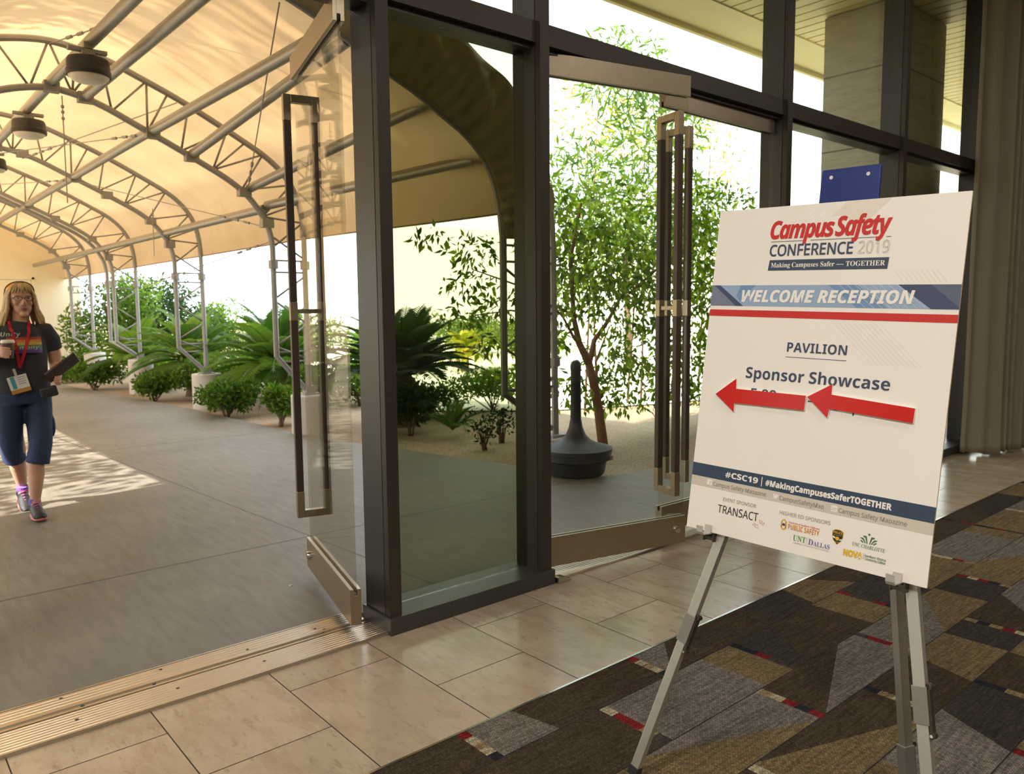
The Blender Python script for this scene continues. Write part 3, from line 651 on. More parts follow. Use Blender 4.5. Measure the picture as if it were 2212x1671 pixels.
def sago(x, y, z, R, n, label, seed, trunk=0.35, cols=G1, upd=0.5, tr=0.14, cat='palm'):
    r = random.Random(seed)
    T = thing('sago_palm', (x, y, 0), label, cat, 'sago palms in the planting bed')
    b = MB()
    for i in range(n):
        az = 2*PI*(i*0.381966) + r.uniform(-.15, .15); f = (i+0.5)/n
        el = math.radians(85 - 95*f**0.9*(1.15-upd*0.3)); L = R*r.uniform(0.85, 1.1)*(0.85+0.15*f)
        d = Vector((math.cos(az), math.sin(az), 0)); P = Vector((x, y, z)); pts = []
        K = 12
        for k in range(K+1):
            pts.append(P.copy()); e2 = el - math.radians(62)*(k/K)**1.4
            P = P + (d*math.cos(e2) + Vector((0, 0, math.sin(e2))))*(L/K)
        f2 = r.random(); ca, cb = cols; col = tuple(ca[j]*(1-f2)+cb[j]*f2 for j in range(3))
        b.col = tuple(q*1.1 for q in col); b.tube(pts, [0.010*(1-0.8*k/K)+0.002 for k in range(K+1)], 4, cap=False)
        side = d.cross(Vector((0, 0, 1)))
        m_ = 40
        for k in range(2, m_):
            t = k/m_*K; k0 = min(int(t), K-1); p = pts[k0].lerp(pts[k0+1], t-k0); tg = (pts[k0+1]-pts[k0]).normalized(); nr = side.cross(tg)
            ll = R*0.22*math.sin(PI*min(1, 0.12+0.9*k/m_))**0.7
            for sg in (-1, 1):
                dd = (side*sg*0.85 + tg*0.62 + nr*0.22).normalized(); w = tg*0.0048*R/0.9
                b.add([p-w, p+w, p+dd*ll*0.6+w*0.7+Vector((0,0,-0.01)), p+dd*ll+Vector((0, 0, -0.05*ll/0.2))], [(0, 1, 2, 3)], tuple(q*r.uniform(0.8, 1.2) for q in col))
    b.build('fronds', M['frond'], T, colors=True)
    if trunk:
        q = MB(); prof = [(tr*1.15, -0.05), (tr, 0.1*z)]
        k = 9
        for i in range(k):
            zz = z*(i+0.5)/k; prof += [(tr*(0.92+0.16*(i % 2)), zz)]
        prof += [(tr*0.6, z+0.05)]
        q.lathe((x, y, 0), prof, 14); q.build('trunk', M['bark'], T)
    return T
def shrub(x, y, rx, rz, n, size, label, seed, cols=G1, ry=None, z0=0.0, nblob=6, stems=True, name='shrub', group='shrubs along the walk', aspect=0.5):
    r = random.Random(seed); T = thing(name, (x, y, 0), label, 'shrub', group); ry = ry or rx
    bl = []
    for i in range(nblob):
        a = r.uniform(0, 2*PI); q = r.uniform(0.1, 0.62); bl.append(((x+rx*q*math.cos(a), y+ry*q*math.sin(a), z0+rz*r.uniform(0.35, 0.68)), (rx*r.uniform(0.3, 0.5), ry*r.uniform(0.3, 0.5), rz*r.uniform(0.25, 0.4))))
    b = foliage(MB(), bl, int(n*(1.5 if n > 400 else 1)), size, seed+1, cols, droop=-0.1, aspect=aspect); b.build('foliage', M['leaf'], T, colors=True)
    if stems:
        q = MB()
        for i in range(7):
            c = bl[i % nblob][0]; q.tube([(x+r.uniform(-.03, .03), y+r.uniform(-.03, .03), -0.05), (x*0.5+c[0]*0.5, y*0.5+c[1]*0.5, c[2]*0.55), c], [0.012, 0.009, 0.004], 5)
        q.build('stems', M['bark'], T)
    return T
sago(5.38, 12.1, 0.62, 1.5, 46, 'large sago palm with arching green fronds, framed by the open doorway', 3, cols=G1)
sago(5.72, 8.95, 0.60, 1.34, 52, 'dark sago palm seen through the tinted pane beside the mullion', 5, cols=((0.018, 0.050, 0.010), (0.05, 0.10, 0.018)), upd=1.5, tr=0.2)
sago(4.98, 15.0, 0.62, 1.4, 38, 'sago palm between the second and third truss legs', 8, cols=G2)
sago(12.0, 15.8, 0.45, 0.95, 34, 'bright yellow-green sago palm in full sun beyond the pale gravel', 9, cols=GY, tr=0.1)  # the sunlit yellow is put into the frond colours
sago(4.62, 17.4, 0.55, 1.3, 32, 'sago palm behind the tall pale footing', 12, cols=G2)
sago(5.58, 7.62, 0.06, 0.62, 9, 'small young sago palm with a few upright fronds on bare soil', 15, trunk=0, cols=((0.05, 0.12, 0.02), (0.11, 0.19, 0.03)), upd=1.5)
sago(7.3, 12.2, 0.5, 1.1, 26, 'shaded sago palm set back behind the large doorway palm', 17, cols=G1)
shrub(4.46, 10.05, 0.42, 0.52, 1300, 0.075, 'bright leafy shrub beside the open door handle', 21, G2)
shrub(4.22, 11.35, 0.55, 0.58, 1700, 0.07, 'dark leafy shrub pressed against the short footing', 22, G1)
shrub(4.12, 14.5, 0.62, 0.50, 1500, 0.08, 'low spreading shrub between the two visible footings', 23, G2)
shrub(4.95, 13.4, 0.5, 0.8, 900, 0.09, 'taller shrub growing behind the short footing', 24, G2)
shrub(3.86, 17.6, 0.62, 0.55, 1100, 0.09, 'shrub at the far bend of the walk', 25, G2)
shrub(4.3, 20.3, 0.7, 0.8, 800, 0.10, 'shrub nearest the cream end wall', 26, G2)
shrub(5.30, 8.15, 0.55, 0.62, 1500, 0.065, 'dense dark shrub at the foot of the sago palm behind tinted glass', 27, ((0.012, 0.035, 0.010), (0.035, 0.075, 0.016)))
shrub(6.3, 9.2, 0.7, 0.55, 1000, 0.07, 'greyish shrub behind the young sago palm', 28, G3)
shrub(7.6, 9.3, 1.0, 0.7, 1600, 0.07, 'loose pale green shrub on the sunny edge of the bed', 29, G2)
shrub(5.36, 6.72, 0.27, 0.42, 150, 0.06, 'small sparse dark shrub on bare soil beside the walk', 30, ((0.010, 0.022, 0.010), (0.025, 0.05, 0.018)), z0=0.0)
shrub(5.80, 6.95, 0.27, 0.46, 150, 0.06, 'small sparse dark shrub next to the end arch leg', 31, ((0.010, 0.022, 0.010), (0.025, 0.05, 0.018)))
shrub(5.2, 10.9, 0.5, 0.7, 1100, 0.08, 'shrub in the shade under the large doorway palm', 32, G1)
shrub(4.95, 14.2, 0.7, 0.7, 1400, 0.08, 'shrub filling the bed between the tall and the short footing', 35, G2)
shrub(5.9, 13.6, 0.8, 0.95, 1400, 0.09, 'taller pale shrub behind the large doorway palm', 36, G2)
shrub(4.85, 16.4, 0.6, 0.6, 1000, 0.08, 'shrub at the foot of the palm behind the tall footing', 37, G2)
shrub(5.3, 18.6, 0.9, 1.1, 1500, 0.10, 'broad shrub behind the far palm, below the bushy trees', 38, G2)
shrub(6.4, 11.3, 0.8, 0.85, 1300, 0.09, 'sunlit shrub seen between the large palm and the door handle', 39, G2)
shrub(6.6, 15.0, 1.0, 1.1, 1500, 0.10, 'rounded sunlit shrub far behind the short footing', 40, G2)
shrub(3.95, 20.0, 0.5, 0.55, 900, 0.09, 'low shrub along the far walk edge by the farthest truss leg', 44, G2)
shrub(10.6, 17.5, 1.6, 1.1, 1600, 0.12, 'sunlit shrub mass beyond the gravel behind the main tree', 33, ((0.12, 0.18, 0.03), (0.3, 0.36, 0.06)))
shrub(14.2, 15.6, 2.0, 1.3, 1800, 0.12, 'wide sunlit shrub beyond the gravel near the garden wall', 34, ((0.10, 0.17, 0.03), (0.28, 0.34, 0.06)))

def tree(name, base, limbs, blobs, n, size, label, seed, cols, bark='bark', droop=0.5, group='trees in the garden', aspect=0.42, shell=0.3):
    T = thing(name, base, label, 'tree', group)
    q = MB()
    for pts, r0, r1 in limbs:
        k = len(pts); q.tube(pts, [r0+(r1-r0)*i/(k-1) for i in range(k)], 8)
    q.build('trunk', M[bark], T, smooth=True)
    foliage(MB(), blobs, n, size, seed, cols, droop, shell, aspect).build('foliage', M['leaf'], T, colors=True)
    return T
Yt = 5.85
limbs = [([(6.36, Yt, -0.05), (6.28, Yt, 0.38), (6.17, Yt-.02, 0.72), (6.12, Yt, 0.92)], 0.062, 0.046), ([(6.12, Yt, 0.92), (5.97, Yt, 1.15), (5.94, Yt+.05, 1.42), (5.85, Yt, 2.05), (5.9, Yt-.1, 2.6)], 0.045, 0.014),
         ([(6.12, Yt, 0.90), (6.31, Yt+.1, 1.16), (6.58, Yt+.15, 1.36), (6.78, Yt+.1, 1.68), (7.1, Yt+.3, 2.3)], 0.034, 0.010), ([(5.97, Yt, 1.15), (5.8, Yt-.1, 1.2), (5.64, Yt-.1, 1.42), (5.4, Yt, 1.7)], 0.022, 0.008), ([(6.28, Yt, 0.38), (6.55, Yt+.3, 0.9), (7.0, Yt+.5, 1.3)], 0.024, 0.008),
         ([(5.94, Yt, 1.42), (5.3, Yt+.2, 1.75), (4.7, Yt+.2, 1.9)], 0.016, 0.005), ([(5.64, Yt, 1.42), (5.1, Yt+.1, 1.5), (4.6, Yt+.1, 1.45)], 0.014, 0.004), ([(6.78, Yt, 1.68), (7.5, Yt, 2.1), (8.2, Yt+.1, 2.3)], 0.018, 0.006)]
blobs = [((5.75, Yt, 1.75), (0.55, 0.5, 0.42)), ((6.2, Yt+.1, 2.0), (0.65, 0.6, 0.45)), ((5.7, Yt, 2.35), (0.5, 0.5, 0.35)), ((6.6, Yt, 1.55), (0.5, 0.5, 0.38)), ((6.9, Yt+.2, 2.0), (0.65, 0.6, 0.5)), ((6.35, Yt, 2.55), (0.6, 0.5, 0.35)), ((7.45, Yt+.1, 1.9), (0.6, 0.5, 0.55)), ((7.8, Yt, 1.35), (0.6, 0.5, 0.5)),
         ((8.2, Yt+.1, 2.2), (0.6, 0.5, 0.45)), ((8.5, Yt, 1.6), (0.55, 0.5, 0.6)), ((8.9, Yt, 1.0), (0.6, 0.5, 0.55)), ((7.2, Yt+.2, 1.05), (0.5, 0.45, 0.4)), ((8.0, Yt+.2, 0.75), (0.6, 0.45, 0.4)), ((6.75, Yt+.3, 0.95), (0.35, 0.4, 0.3)), ((5.6, Yt+.2, 1.2), (0.3, 0.4, 0.25)), ((5.55, Yt+.4, 0.72), (0.25, 0.35, 0.28)), ((9.3, Yt, 2.1), (0.6, 0.6, 0.6)), ((9.6, Yt, 1.3), (0.6, 0.6, 0.6)), ((9.9, Yt+.3, 1.9), (0.7, 0.6, 0.7)), ((10.6, Yt+.4, 1.2), (0.7, 0.6, 0.8)), ((10.0, Yt+.2, 0.6), (0.6, 0.5, 0.4)), ((11.2, Yt+.4, 1.9), (0.5, 0.5, 0.5)), ((7.9, Yt, 2.75), (0.3, 0.3, 0.45)), ((5.35, Yt, 2.6), (0.35, 0.4, 0.25)),
         ((6.2, Yt+.2, 0.62), (0.5, 0.4, 0.25)), ((7.0, Yt+.2, 0.55), (0.6, 0.4, 0.3)), ((7.6, Yt+.1, 2.45), (0.6, 0.5, 0.45)), ((8.6, Yt+.1, 2.75), (0.5, 0.5, 0.4)), ((8.9, Yt+.2, 0.45), (0.7, 0.4, 0.3)), ((4.85, Yt+.35, 2.1), (0.30, 0.35, 0.18)), ((4.72, Yt+.3, 1.75), (0.28, 0.35, 0.17)), ((4.55, Yt+.25, 1.45), (0.26, 0.3, 0.10)), ((4.95, Yt+.3, 1.18), (0.16, 0.25, 0.14)), ((4.98, Yt+.3, 0.86), (0.18, 0.2, 0.07)), ((5.1, Yt+.3, 1.55), (0.25, 0.3, 0.2)), ((4.33, Yt+.4, 2.22), (0.20, 0.2, 0.10))]
tree('leafy_tree', (6.36, Yt, 0), limbs, blobs, 13500, 0.10, 'leafy tree with a forked reddish trunk just outside the glass doors', 41, ((0.045, 0.11, 0.014), (0.33, 0.42, 0.045)), 'bark_red', 0.75)
bam = [([(x, 8.3+dy, -0.05), (x+dx*0.4, 8.3+dy, 2.0), (x+dx, 8.3+dy, 4.9)], 0.022, 0.006) for x, dx, dy in ((8.6, 0.3, 0), (9.2, -0.3, 0.3), (9.7, 0.5, 0.1), (10.4, 0.2, 0.4), (11.1, 0.4, 0.2), (11.9, 0.3, 0.3), (12.6, 0.5, 0))]
tree('slender_tree', (9.7, 8.3, 0), bam, [((8.4, 8.3, 3.4), (0.7, 0.6, 0.7)), ((9.3, 8.4, 3.0), (0.9, 0.7, 0.8)), ((9.9, 8.4, 4.2), (0.6, 0.6, 0.7)), ((10.4, 8.5, 2.8), (0.9, 0.7, 0.9)), ((11.4, 8.4, 3.2), (0.6, 0.6, 0.8)), ((9.6, 8.4, 5.2), (0.9, 0.7, 0.7)), ((11.0, 8.4, 4.6), (0.5, 0.5, 0.6)), ((12.4, 8.4, 2.2), (0.8, 0.7, 0.9)), ((8.2, 8.4, 2.2), (0.7, 0.6, 0.7))], 5200, 0.20, 'tall clump of slender stems with long leaves rising behind the leafy tree', 42, ((0.07, 0.14, 0.03), (0.2, 0.3, 0.05)), 'bark', 0.35, aspect=0.2)
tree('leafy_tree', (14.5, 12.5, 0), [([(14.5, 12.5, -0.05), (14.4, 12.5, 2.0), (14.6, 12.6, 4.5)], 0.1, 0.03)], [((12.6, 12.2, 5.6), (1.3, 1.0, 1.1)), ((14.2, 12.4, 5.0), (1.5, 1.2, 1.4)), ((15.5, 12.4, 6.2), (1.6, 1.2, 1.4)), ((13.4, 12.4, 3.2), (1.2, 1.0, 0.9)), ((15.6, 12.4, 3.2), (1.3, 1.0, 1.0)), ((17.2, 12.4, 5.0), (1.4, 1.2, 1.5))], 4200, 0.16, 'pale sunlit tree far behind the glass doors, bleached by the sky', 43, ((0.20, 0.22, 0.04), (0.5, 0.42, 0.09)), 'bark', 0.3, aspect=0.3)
def bigbush(x, y, rx, ry, h, n, size, label, seed, cols):
    n = int(n*1.9)
    r = random.Random(seed); bl = [((x+rx*r.uniform(-.7, .7), y+ry*r.uniform(-.6, .6), h*r.uniform(0.2, 0.72)), (rx*r.uniform(.3, .5), ry*r.uniform(.3, .5), h*r.uniform(.2, .3))) for _ in range(12)]
    return tree('bushy_tree', (x, y, 0), [([(x, y, -0.05), (x+.1, y, h*0.3), (x-.2, y, h*0.7)], 0.09, 0.03), ([(x, y, 0.1), (x+.5, y+.1, h*0.4), (x+rx*.4, y, h*0.6)], 0.06, 0.02)], bl, n, size, label, seed+1, cols, 'bark', 0.2)
bigbush(5.15, 21.2, 1.15, 1.0, 2.55, 2600, 0.13, 'bushy tree at the corner of the cream end wall', 51, G2)
bigbush(7.0, 24.0, 1.7, 1.4, 3.0, 3000, 0.15, 'rounded bushy tree behind the doubled truss legs', 53, G3)
bigbush(9.2, 25.5, 1.6, 1.4, 2.2, 2200, 0.15, 'lower bushy tree seen past the second truss legs', 55, G2)
bigbush(8.6, 18.0, 1.5, 1.2, 1.5, 1800, 0.12, 'low bushy tree behind the large doorway palm', 57, G2)
bigbush(16.5, 22.0, 2.0, 1.5, 1.6, 1800, 0.15, 'low bushy tree in front of the pale garden wall', 59, G2)
# trees on the sunny side of the walk that throw the dappled shade
def shade(x, y, z, r_, n, label, seed):
    r = random.Random(seed); bl = [((x+r.uniform(-1, 1)*r_*.8, y+r.uniform(-1, 1)*r_, z+r.uniform(-1, 1)*r_*.6), (r_*.5, r_*.5, r_*.42)) for _ in range(9)]
    tree('shade_tree', (x, y, 0), [([(x, y, -0.05), (x, y, z*.5), (x+.2, y+.1, z)], 0.13, 0.04)], bl, n, 0.21, label, seed+1, G1, 'bark', 0.4, 'trees on the sunny side of the walk', aspect=0.5)
shade(-4.9, 7.0, 4.0, 1.6, 1500, 'spreading shade tree beside the walk nearest the doors, on the sunny side', 61)
shade(-4.9, 10.0, 4.2, 1.8, 900, 'spreading shade tree beside the walk, second from the doors', 63)
shade(-5.6, 4.2, 9.6, 2.6, 6500, 'tall shade tree at the building corner on the sunny side of the walk', 67)

# ------------------------------------------------------------------ cigarette receptacle
rc = thing('cigarette_receptacle', (5.04, 4.98, 0), 'black bowl-based cigarette receptacle with a tall stem standing at the bed edge', 'receptacle')
cx_, cy_ = 5.04, 4.98
MB().lathe((cx_, cy_, 0.0), [(0.245, 0.0), (0.262, 0.02), (0.285, 0.13), (0.325, 0.15), (0.325, 0.205), (0.332, 0.21), (0.332, 0.235)], 48).build('bowl', M['black'], rc, smooth=True, auto=35)
MB().lathe((cx_, cy_, 0.0), [(0.335, 0.232), (0.335, 0.245), (0.27, 0.262), (0.20, 0.285), (0.14, 0.315), (0.095, 0.36), (0.065, 0.43), (0.052, 0.5)], 48).build('cone_lid', M['black'], rc, smooth=True, auto=60)
MB().lathe((cx_, cy_, 0.0), [(0.050, 0.49), (0.047, 0.95), (0.050, 0.955), (0.050, 1.0), (0.040, 1.03), (0.02, 1.045)], 28).build('stem', M['black'], rc, smooth=True, auto=50)
MB().box((5.16, 4.668, 0.15), (5.20, 4.676, 0.19)).build('latch', M['alu_dark'], rc)
# ------------------------------------------------------------------ curtain
cu = MB(); n = 150; pts = []
for i in range(n+1):
    t = i/n; X = 8.47 + 0.88*t
    pts.append((X, 2.80 - 0.10*t + 0.11*math.sin(t*2*PI*4.3+0.6+0.7*math.sin(t*2*PI*4.3)) + 0.035*math.sin(t*2*PI*10+1), t))
rows = [0.035, 0.12, 0.6, 1.2, 2.0, 3.0, 4.0, 4.97]; vs = []
for z in rows:
    k = 1 + 0.12*math.exp(-z*1.2)
    for (X, Y, t) in pts: vs.append((X + 0.006*math.sin(z*2+t*20), 2.78 + (Y-2.78)*k, z + (0.010*math.sin(t*40) if z < 0.1 else 0)))
W1 = n+1
cu.add(vs, [(i*W1+j, i*W1+j+1, (i+1)*W1+j+1, (i+1)*W1+j) for i in range(len(rows)-1) for j in range(n)])
CT = thing('curtain', (9.24, 2.78, 0.035), 'floor-length beige curtain gathered in deep folds beside the glass front', 'curtain')
o = cu.build('drape', M['curtain'], CT, smooth=True); so = o.modifiers.new('t', 'SOLIDIFY'); so.thickness = 0.004
MB().tube([(8.3, 2.78, 4.985), (10.6, 2.72, 4.985)], 0.014, 8).build('rail', M['bronze'], CT)

# ------------------------------------------------------------------ poster board on its easel
SB = Vector((1.985, 1.471, 0.812)); SR = Vector((2.014, 0.761, 0.794)) - SB; SR.normalize()
SU = (Vector((2.117, 1.455, 1.802)) - Vector((1.985, 1.471, 0.817))); SU = SU.normalized()
SN = SR.cross(SU).normalized()                       # towards the viewer
if SN.x > 0: SN = -SN
SB = Vector((1.985, 1.471, 0.817))
def sp(x, y, d=0.0): return SB + SR*(x/1000) + SU*(y/1000) + SN*d
def col(name, r, g, b, rough=0.55): return pm(name, lin(r, g, b), rough, 0, 0.02, 5)
M['board'] = col('poster white', 240, 235, 226); M['kraft'] = pm('board edge', (0.55, 0.40, 0.22), 0.9, 0, 0.2, 60)
M['navy'] = col('print navy', 48, 66, 88); M['navy_t'] = col('print slate', 58, 72, 92); M['red'] = col('print red', 200, 42, 36); M['redarrow'] = pm('glossy red vinyl', lin(206, 30, 26), 0.22, 0, 0.03, 4)
M['blue1'] = col('print pale blue', 148, 172, 198); M['blue2'] = col('print mid blue', 112, 146, 184); M['greyblue'] = col('print grey blue', 116, 124, 142); M['indigo'] = col('print indigo', 62, 74, 104); M['slate2'] = col('print slate grey', 86, 98, 116)
M['greystrip'] = col('print light grey', 205, 197, 182); M['greytext'] = col('print grey', 138, 132, 120); M['greyline'] = col('print mid grey', 130, 128, 124); M['palest'] = col('print faint stripe', 230, 221, 206); M['palest2'] = col('print faint cream', 246, 240, 228)
M['ink'] = col('print black', 42, 34, 30); M['orange'] = col('print orange', 214, 132, 36); M['orangered'] = col('print orange red', 205, 90, 60); M['gold'] = col('print gold', 222, 180, 52); M['green'] = col('print green', 50, 110, 58); M['green2'] = col('print pale green', 120, 150, 108); M['leafgreen'] = col('print leaf green', 96, 150, 70); M['blueink'] = col('print blue ink', 92, 104, 150); M['maroon'] = col('print maroon', 130, 40, 34)
M['bluedisc'] = pm('scuffed blue plastic', lin(20, 44, 116), 0.38, 0, 0.2, 40)

FD = bpy.utils.system_resource('DATAFILES') + '/fonts/'
def font(n):
    try: return bpy.data.fonts.load(FD + n)
    except Exception: return None
F_MATH = font('NotoSansMath-Regular.woff2'); F_SANS = font('NotoSansHebrew-Regular.woff2')
def mathify(s, up_, lo_, dg=None):
    if F_MATH is None: return s
    out = ''
    for ch in s:
        if 'A' <= ch <= 'Z': out += chr(up_ + ord(ch)-65)
        elif 'a' <= ch <= 'z': out += chr(lo_ + ord(ch)-97)
        elif ch.isdigit() and dg: out += chr(dg + int(ch))
        else: out += ch
    return out
STY = {'bold': (0x1D5D4, 0x1D5EE, 0x1D7EC), 'bi': (0x1D63C, 0x1D656, 0x1D7EC), 'serifb': (0x1D400, 0x1D41A, 0x1D7CE), 'seriff': (0x1D468, 0x1D482, 0x1D7CE)}
def text_shape(s, style='bold', offset=0.0, shear=0.0, outline=0.0, spacing=1.0):
    c = bpy.data.curves.new('txt', 'FONT')
    if style in STY: c.body = mathify(s, *STY[style]); fnt = F_MATH
    else: c.body = s; fnt = F_SANS
    if fnt: c.font = fnt
    c.size = 1.0; c.offset = offset; c.shear = shear; c.space_character = spacing; c.resolution_u = 4; c.dimensions = '2D'
    if outline: c.fill_mode = 'NONE'; c.bevel_depth = outline; c.bevel_resolution = 0; c.dimensions = '3D'
    else: c.fill_mode = 'FRONT'
    o = bpy.data.objects.new('txt', c); COL.objects.link(o)
    dg = bpy.context.evaluated_depsgraph_get(); me = bpy.data.meshes.new_from_object(o.evaluated_get(dg))
    vs = [tuple(v.co) for v in me.vertices]; fs = [tuple(p.vertices) for p in me.polygons]
    bpy.data.objects.remove(o); bpy.data.meshes.remove(me); return vs, fs
def put(b, s, x0, x1, y0, cap, style='bold', place=None, d=0.0009, capref='H', **kw):
    """text from x0 to x1 (mm), baseline y0, cap height cap; place maps (x, y) mm to world"""
    place = place or (lambda x, y: sp(x, y, d))
    vs, fs = text_shape(s, style, **kw)
    if not vs: return b
    h = text_shape(capref, style, offset=kw.get('offset', 0))[0]; H = max(v[1] for v in h)
    xa, xb = min(v[0] for v in vs), max(v[0] for v in vs); k = (x1-x0)/(xb-xa)
    return b.add([place(x0+(v[0]-xa)*k, y0 + v[1]*cap/H) for v in vs], fs)
def flat(b, poly, d=0.0006):
    return b.add([sp(x, y, d) for x, y in poly], [tuple(range(len(poly)))])
PW, PH, PT = 711, 994, 0.006
PO = thing('poster_board', sp(PW/2, 0), 'white printed conference sign board with two red arrows, leaning on the easel', 'sign board')
q = MB(); q.add([sp(x, y, d) for d in (0.0, -PT) for x, y in ((0, 0), (PW, 0), (PW, PH), (0, PH))], [(0, 1, 2, 3), (7, 6, 5, 4)])
q.mat = 1; q.add([sp(x, y, d) for d in (0.0, -PT) for x, y in ((0, 0), (PW, 0), (PW, PH), (0, PH))], [(0, 4, 5, 1), (1, 5, 6, 2), (2, 6, 7, 3), (3, 7, 4, 0)])
q.build('board', [M['board'], M['kraft']], PO)
# faint diagonal stripes
q = MB()
for i, x in enumerate((215, 232, 262, 282, 292, 300, 330, 345, 372, 382, 392)): flat(q, [(x, 993), (x+2.2, 993), (x-148, 852), (x-150.2, 852)], 0.0003)
q.mat = 1; flat(q, [(400, 993), (520, 993), (438, 915), (395, 955), (360, 955)], 0.00025)
for i in range(9): flat(q, [(545+i*13, 800), (547+i*13, 800), (575+i*13, 766), (573+i*13, 766)], 0.0003)
for i in range(10): flat(q, [(395+i*14, 660), (396.6+i*14, 660), (516+i*14, 548), (514.4+i*14, 548)], 0.0003)
q.build('stripe_pattern', [M['palest2'], M['palest']], PO)
# heading
q = MB(); put(q, 'Campus', 179, 372, 899, 52, 'bi', spacing=0.9, offset=0.012); put(q, 'Safety', 375, 527, 899, 54, 'bi', spacing=0.9, offset=0.012)
q.mat = 1
for a, b_ in ((184, 283), (306, 498), (516, 528)): flat(q, [(a, 889), (b_, 889), (b_, 891.2), (a, 891.2)])
q.mat = 2; put(q, 'CONFERENCE', 183, 430, 848, 33, 'plain', offset=0.018)
q.mat = 1; put(q, '2019', 444, 527, 847, 33, 'plain', outline=0.006)
q.mat = 2; flat(q, [(186, 836), (529, 835), (527, 804), (183, 805)])
q.mat = 3; put(q, 'Making Campuses Safer', 192, 383, 814, 13.5, 'serifb', d=0.0012); flat(q, [(389, 819.5), (409, 819.5), (409, 818), (389, 818)], 0.0012); put(q, 'TOGETHER', 415, 520, 813.5, 13.5, 'serifb', d=0.0012)
q.build('heading_lettering', [M['red'], M['greyline'], M['navy_t'], M['palest2']], PO)
# banner
q = MB(); flat(q, [(0, 762), (PW, 762), (PW, 699), (0, 699)], 0.0005)
q.mat = 1; flat(q, [(0, 762), (8, 762), (89, 699), (0, 699)], 0.0008)
q.mat = 2; flat(q, [(8, 762), (28, 762), (115, 699), (89, 699)], 0.0008); flat(q, [(560, 762), (641, 762), (PW, 704), (PW, 699), (646, 699)], 0.0008)
q.mat = 3; flat(q, [(641, 762), (PW, 762), (PW, 704)], 0.0008)
q.mat = 4; flat(q, [(372, 762), (452, 762), (540, 699), (458, 699)], 0.0007); flat(q, [(100, 762), (150, 762), (100, 712), (88, 730)], 0.00065)
q.mat = 5
for i in range(8): flat(q, [(402+i*22, 762), (403.2+i*22, 762), (483+i*22, 699), (481.8+i*22, 699)], 0.0009)
BN = q.build('banner', [M['blue1'], M['greyblue'], M['indigo'], M['slate2'], M['blue2'], M['palest']], PO)
put(MB(), 'WELCOME RECEPTION', 107, 604, 712, 35, 'bi', d=0.0014, offset=0.012).build('lettering', M['board'], BN)
flat(MB(), [(0, 687), (PW, 686), (PW, 665), (0, 667)]).build('red_stripe', M['red'], PO)
q = MB(); put(q, 'PAVILION', 271, 445, 569, 27, 'bold'); flat(q, [(269, 553), (446, 553), (446, 554.6), (269, 554.6)])
q.build('room_lettering', M['navy_t'], PO); q = MB(); put(q, 'Sponsor Showcase', 149, 568, 483, 33, 'bold'); q.build('title_lettering', M['navy_t'], PO)
q = MB(); put(q, '5:00', 171, 253, 428, 26, 'bold'); flat(q, [(350, 435), (368, 435), (368, 431), (350, 431)]); put(q, '8', 420, 446, 417.0, 24, 'bold'); flat(q, [(478.5, 424), (483, 424), (483, 407), (478.5, 407)])
q.build('time_lettering', M['navy_t'], PO)
# hashtag and social strips
HS = flat(MB(), [(0, 205), (PW, 204), (PW, 163), (0, 165)]).build('hashtag_strip', M['navy'], PO)
q = MB(); put(q, '#CSC19', 117, 226, 176, 17, 'bold', offset=0.012); flat(q, [(237, 198), (239.5, 198), (239.5, 170), (237, 170)], 0.0009); put(q, '#MakingCampusesSaferTOGETHER', 250, 607, 175, 17, 'bold', offset=0.018)
q.build('lettering', M['board'], HS)
SS = flat(MB(), [(0, 164.8), (PW, 162.8), (PW, 133), (0, 136)]).build('social_strip', M['greystrip'], PO)
q = MB(); put(q, 'Campus Safety Magazine', 79, 256, 143, 12.5, 'plain', offset=0.012); put(q, 'CampusSafetyMag', 298, 429, 142, 12.5, 'plain', offset=0.012); put(q, 'Campus Safety Magazine', 471, 648, 141.5, 12.5, 'plain', offset=0.012)
q.mat = 1; flat(q, [(57, 143), (74, 143), (74, 160), (57, 160)], 0.0009); flat(q, [(450, 141), (466.5, 141), (466.5, 157.5), (450, 157.5)], 0.0009)
flat(q, [(277, 146), (284, 142.5), (290, 144.5), (293, 150), (295.5, 155), (292.5, 154.6), (291, 156.8), (287.5, 156.5), (285.8, 153), (281, 155), (278.2, 157), (278, 152), (280.5, 149), (279, 147.5)], 0.0009)
q.mat = 2; put(q, 'f', 64.5, 72.5, 143, 11.5, 'bold', d=0.0012); put(q, 'in', 453, 464, 144, 10.5, 'bold', d=0.0012)
q.build('lettering', [M['greytext'], M['board'], M['greystrip']], SS)
# sponsor marks
q = MB(); put(q, 'EVENT SPONSOR', 119, 229, 104, 10.5, 'plain'); put(q, 'HIGHER ED SPONSORS', 304, 453, 102, 10.5, 'plain')
q.mat = 1; put(q, 'TRANSACT', 104, 239, 66, 24, 'plain', offset=0.004)
q.mat = 2
for cx2, cy2, a in ((234, 53, 0), (251.5, 66, PI)):
    P_ = [(-9, 3), (-4, 7), (2, 1.5), (5, 4.5), (8, -6), (-3, -4), (0, -1.5), (-4, 1), (-9, -2)]
    P_ = [(cx2+x*math.cos(a)-y*math.sin(a), cy2+x*math.sin(a)+y*math.cos(a)) for x, y in P_]
    q.tube([sp(x, y, 0.0006) for x, y in P_+[P_[0]]], 0.00045, 4, cap=False)
q.build('event_sponsor_lettering', [M['greytext'], M['ink'], M['orangered']], PO)
q = MB(); q.mat = 0; put(q, 'PUBLIC SAFETY', 334, 425, 65.5, 14.5, 'bold', offset=0.0)
q.mat = 1; put(q, 'University of Southern California', 334, 425, 82.5, 5.5, 'seriff')
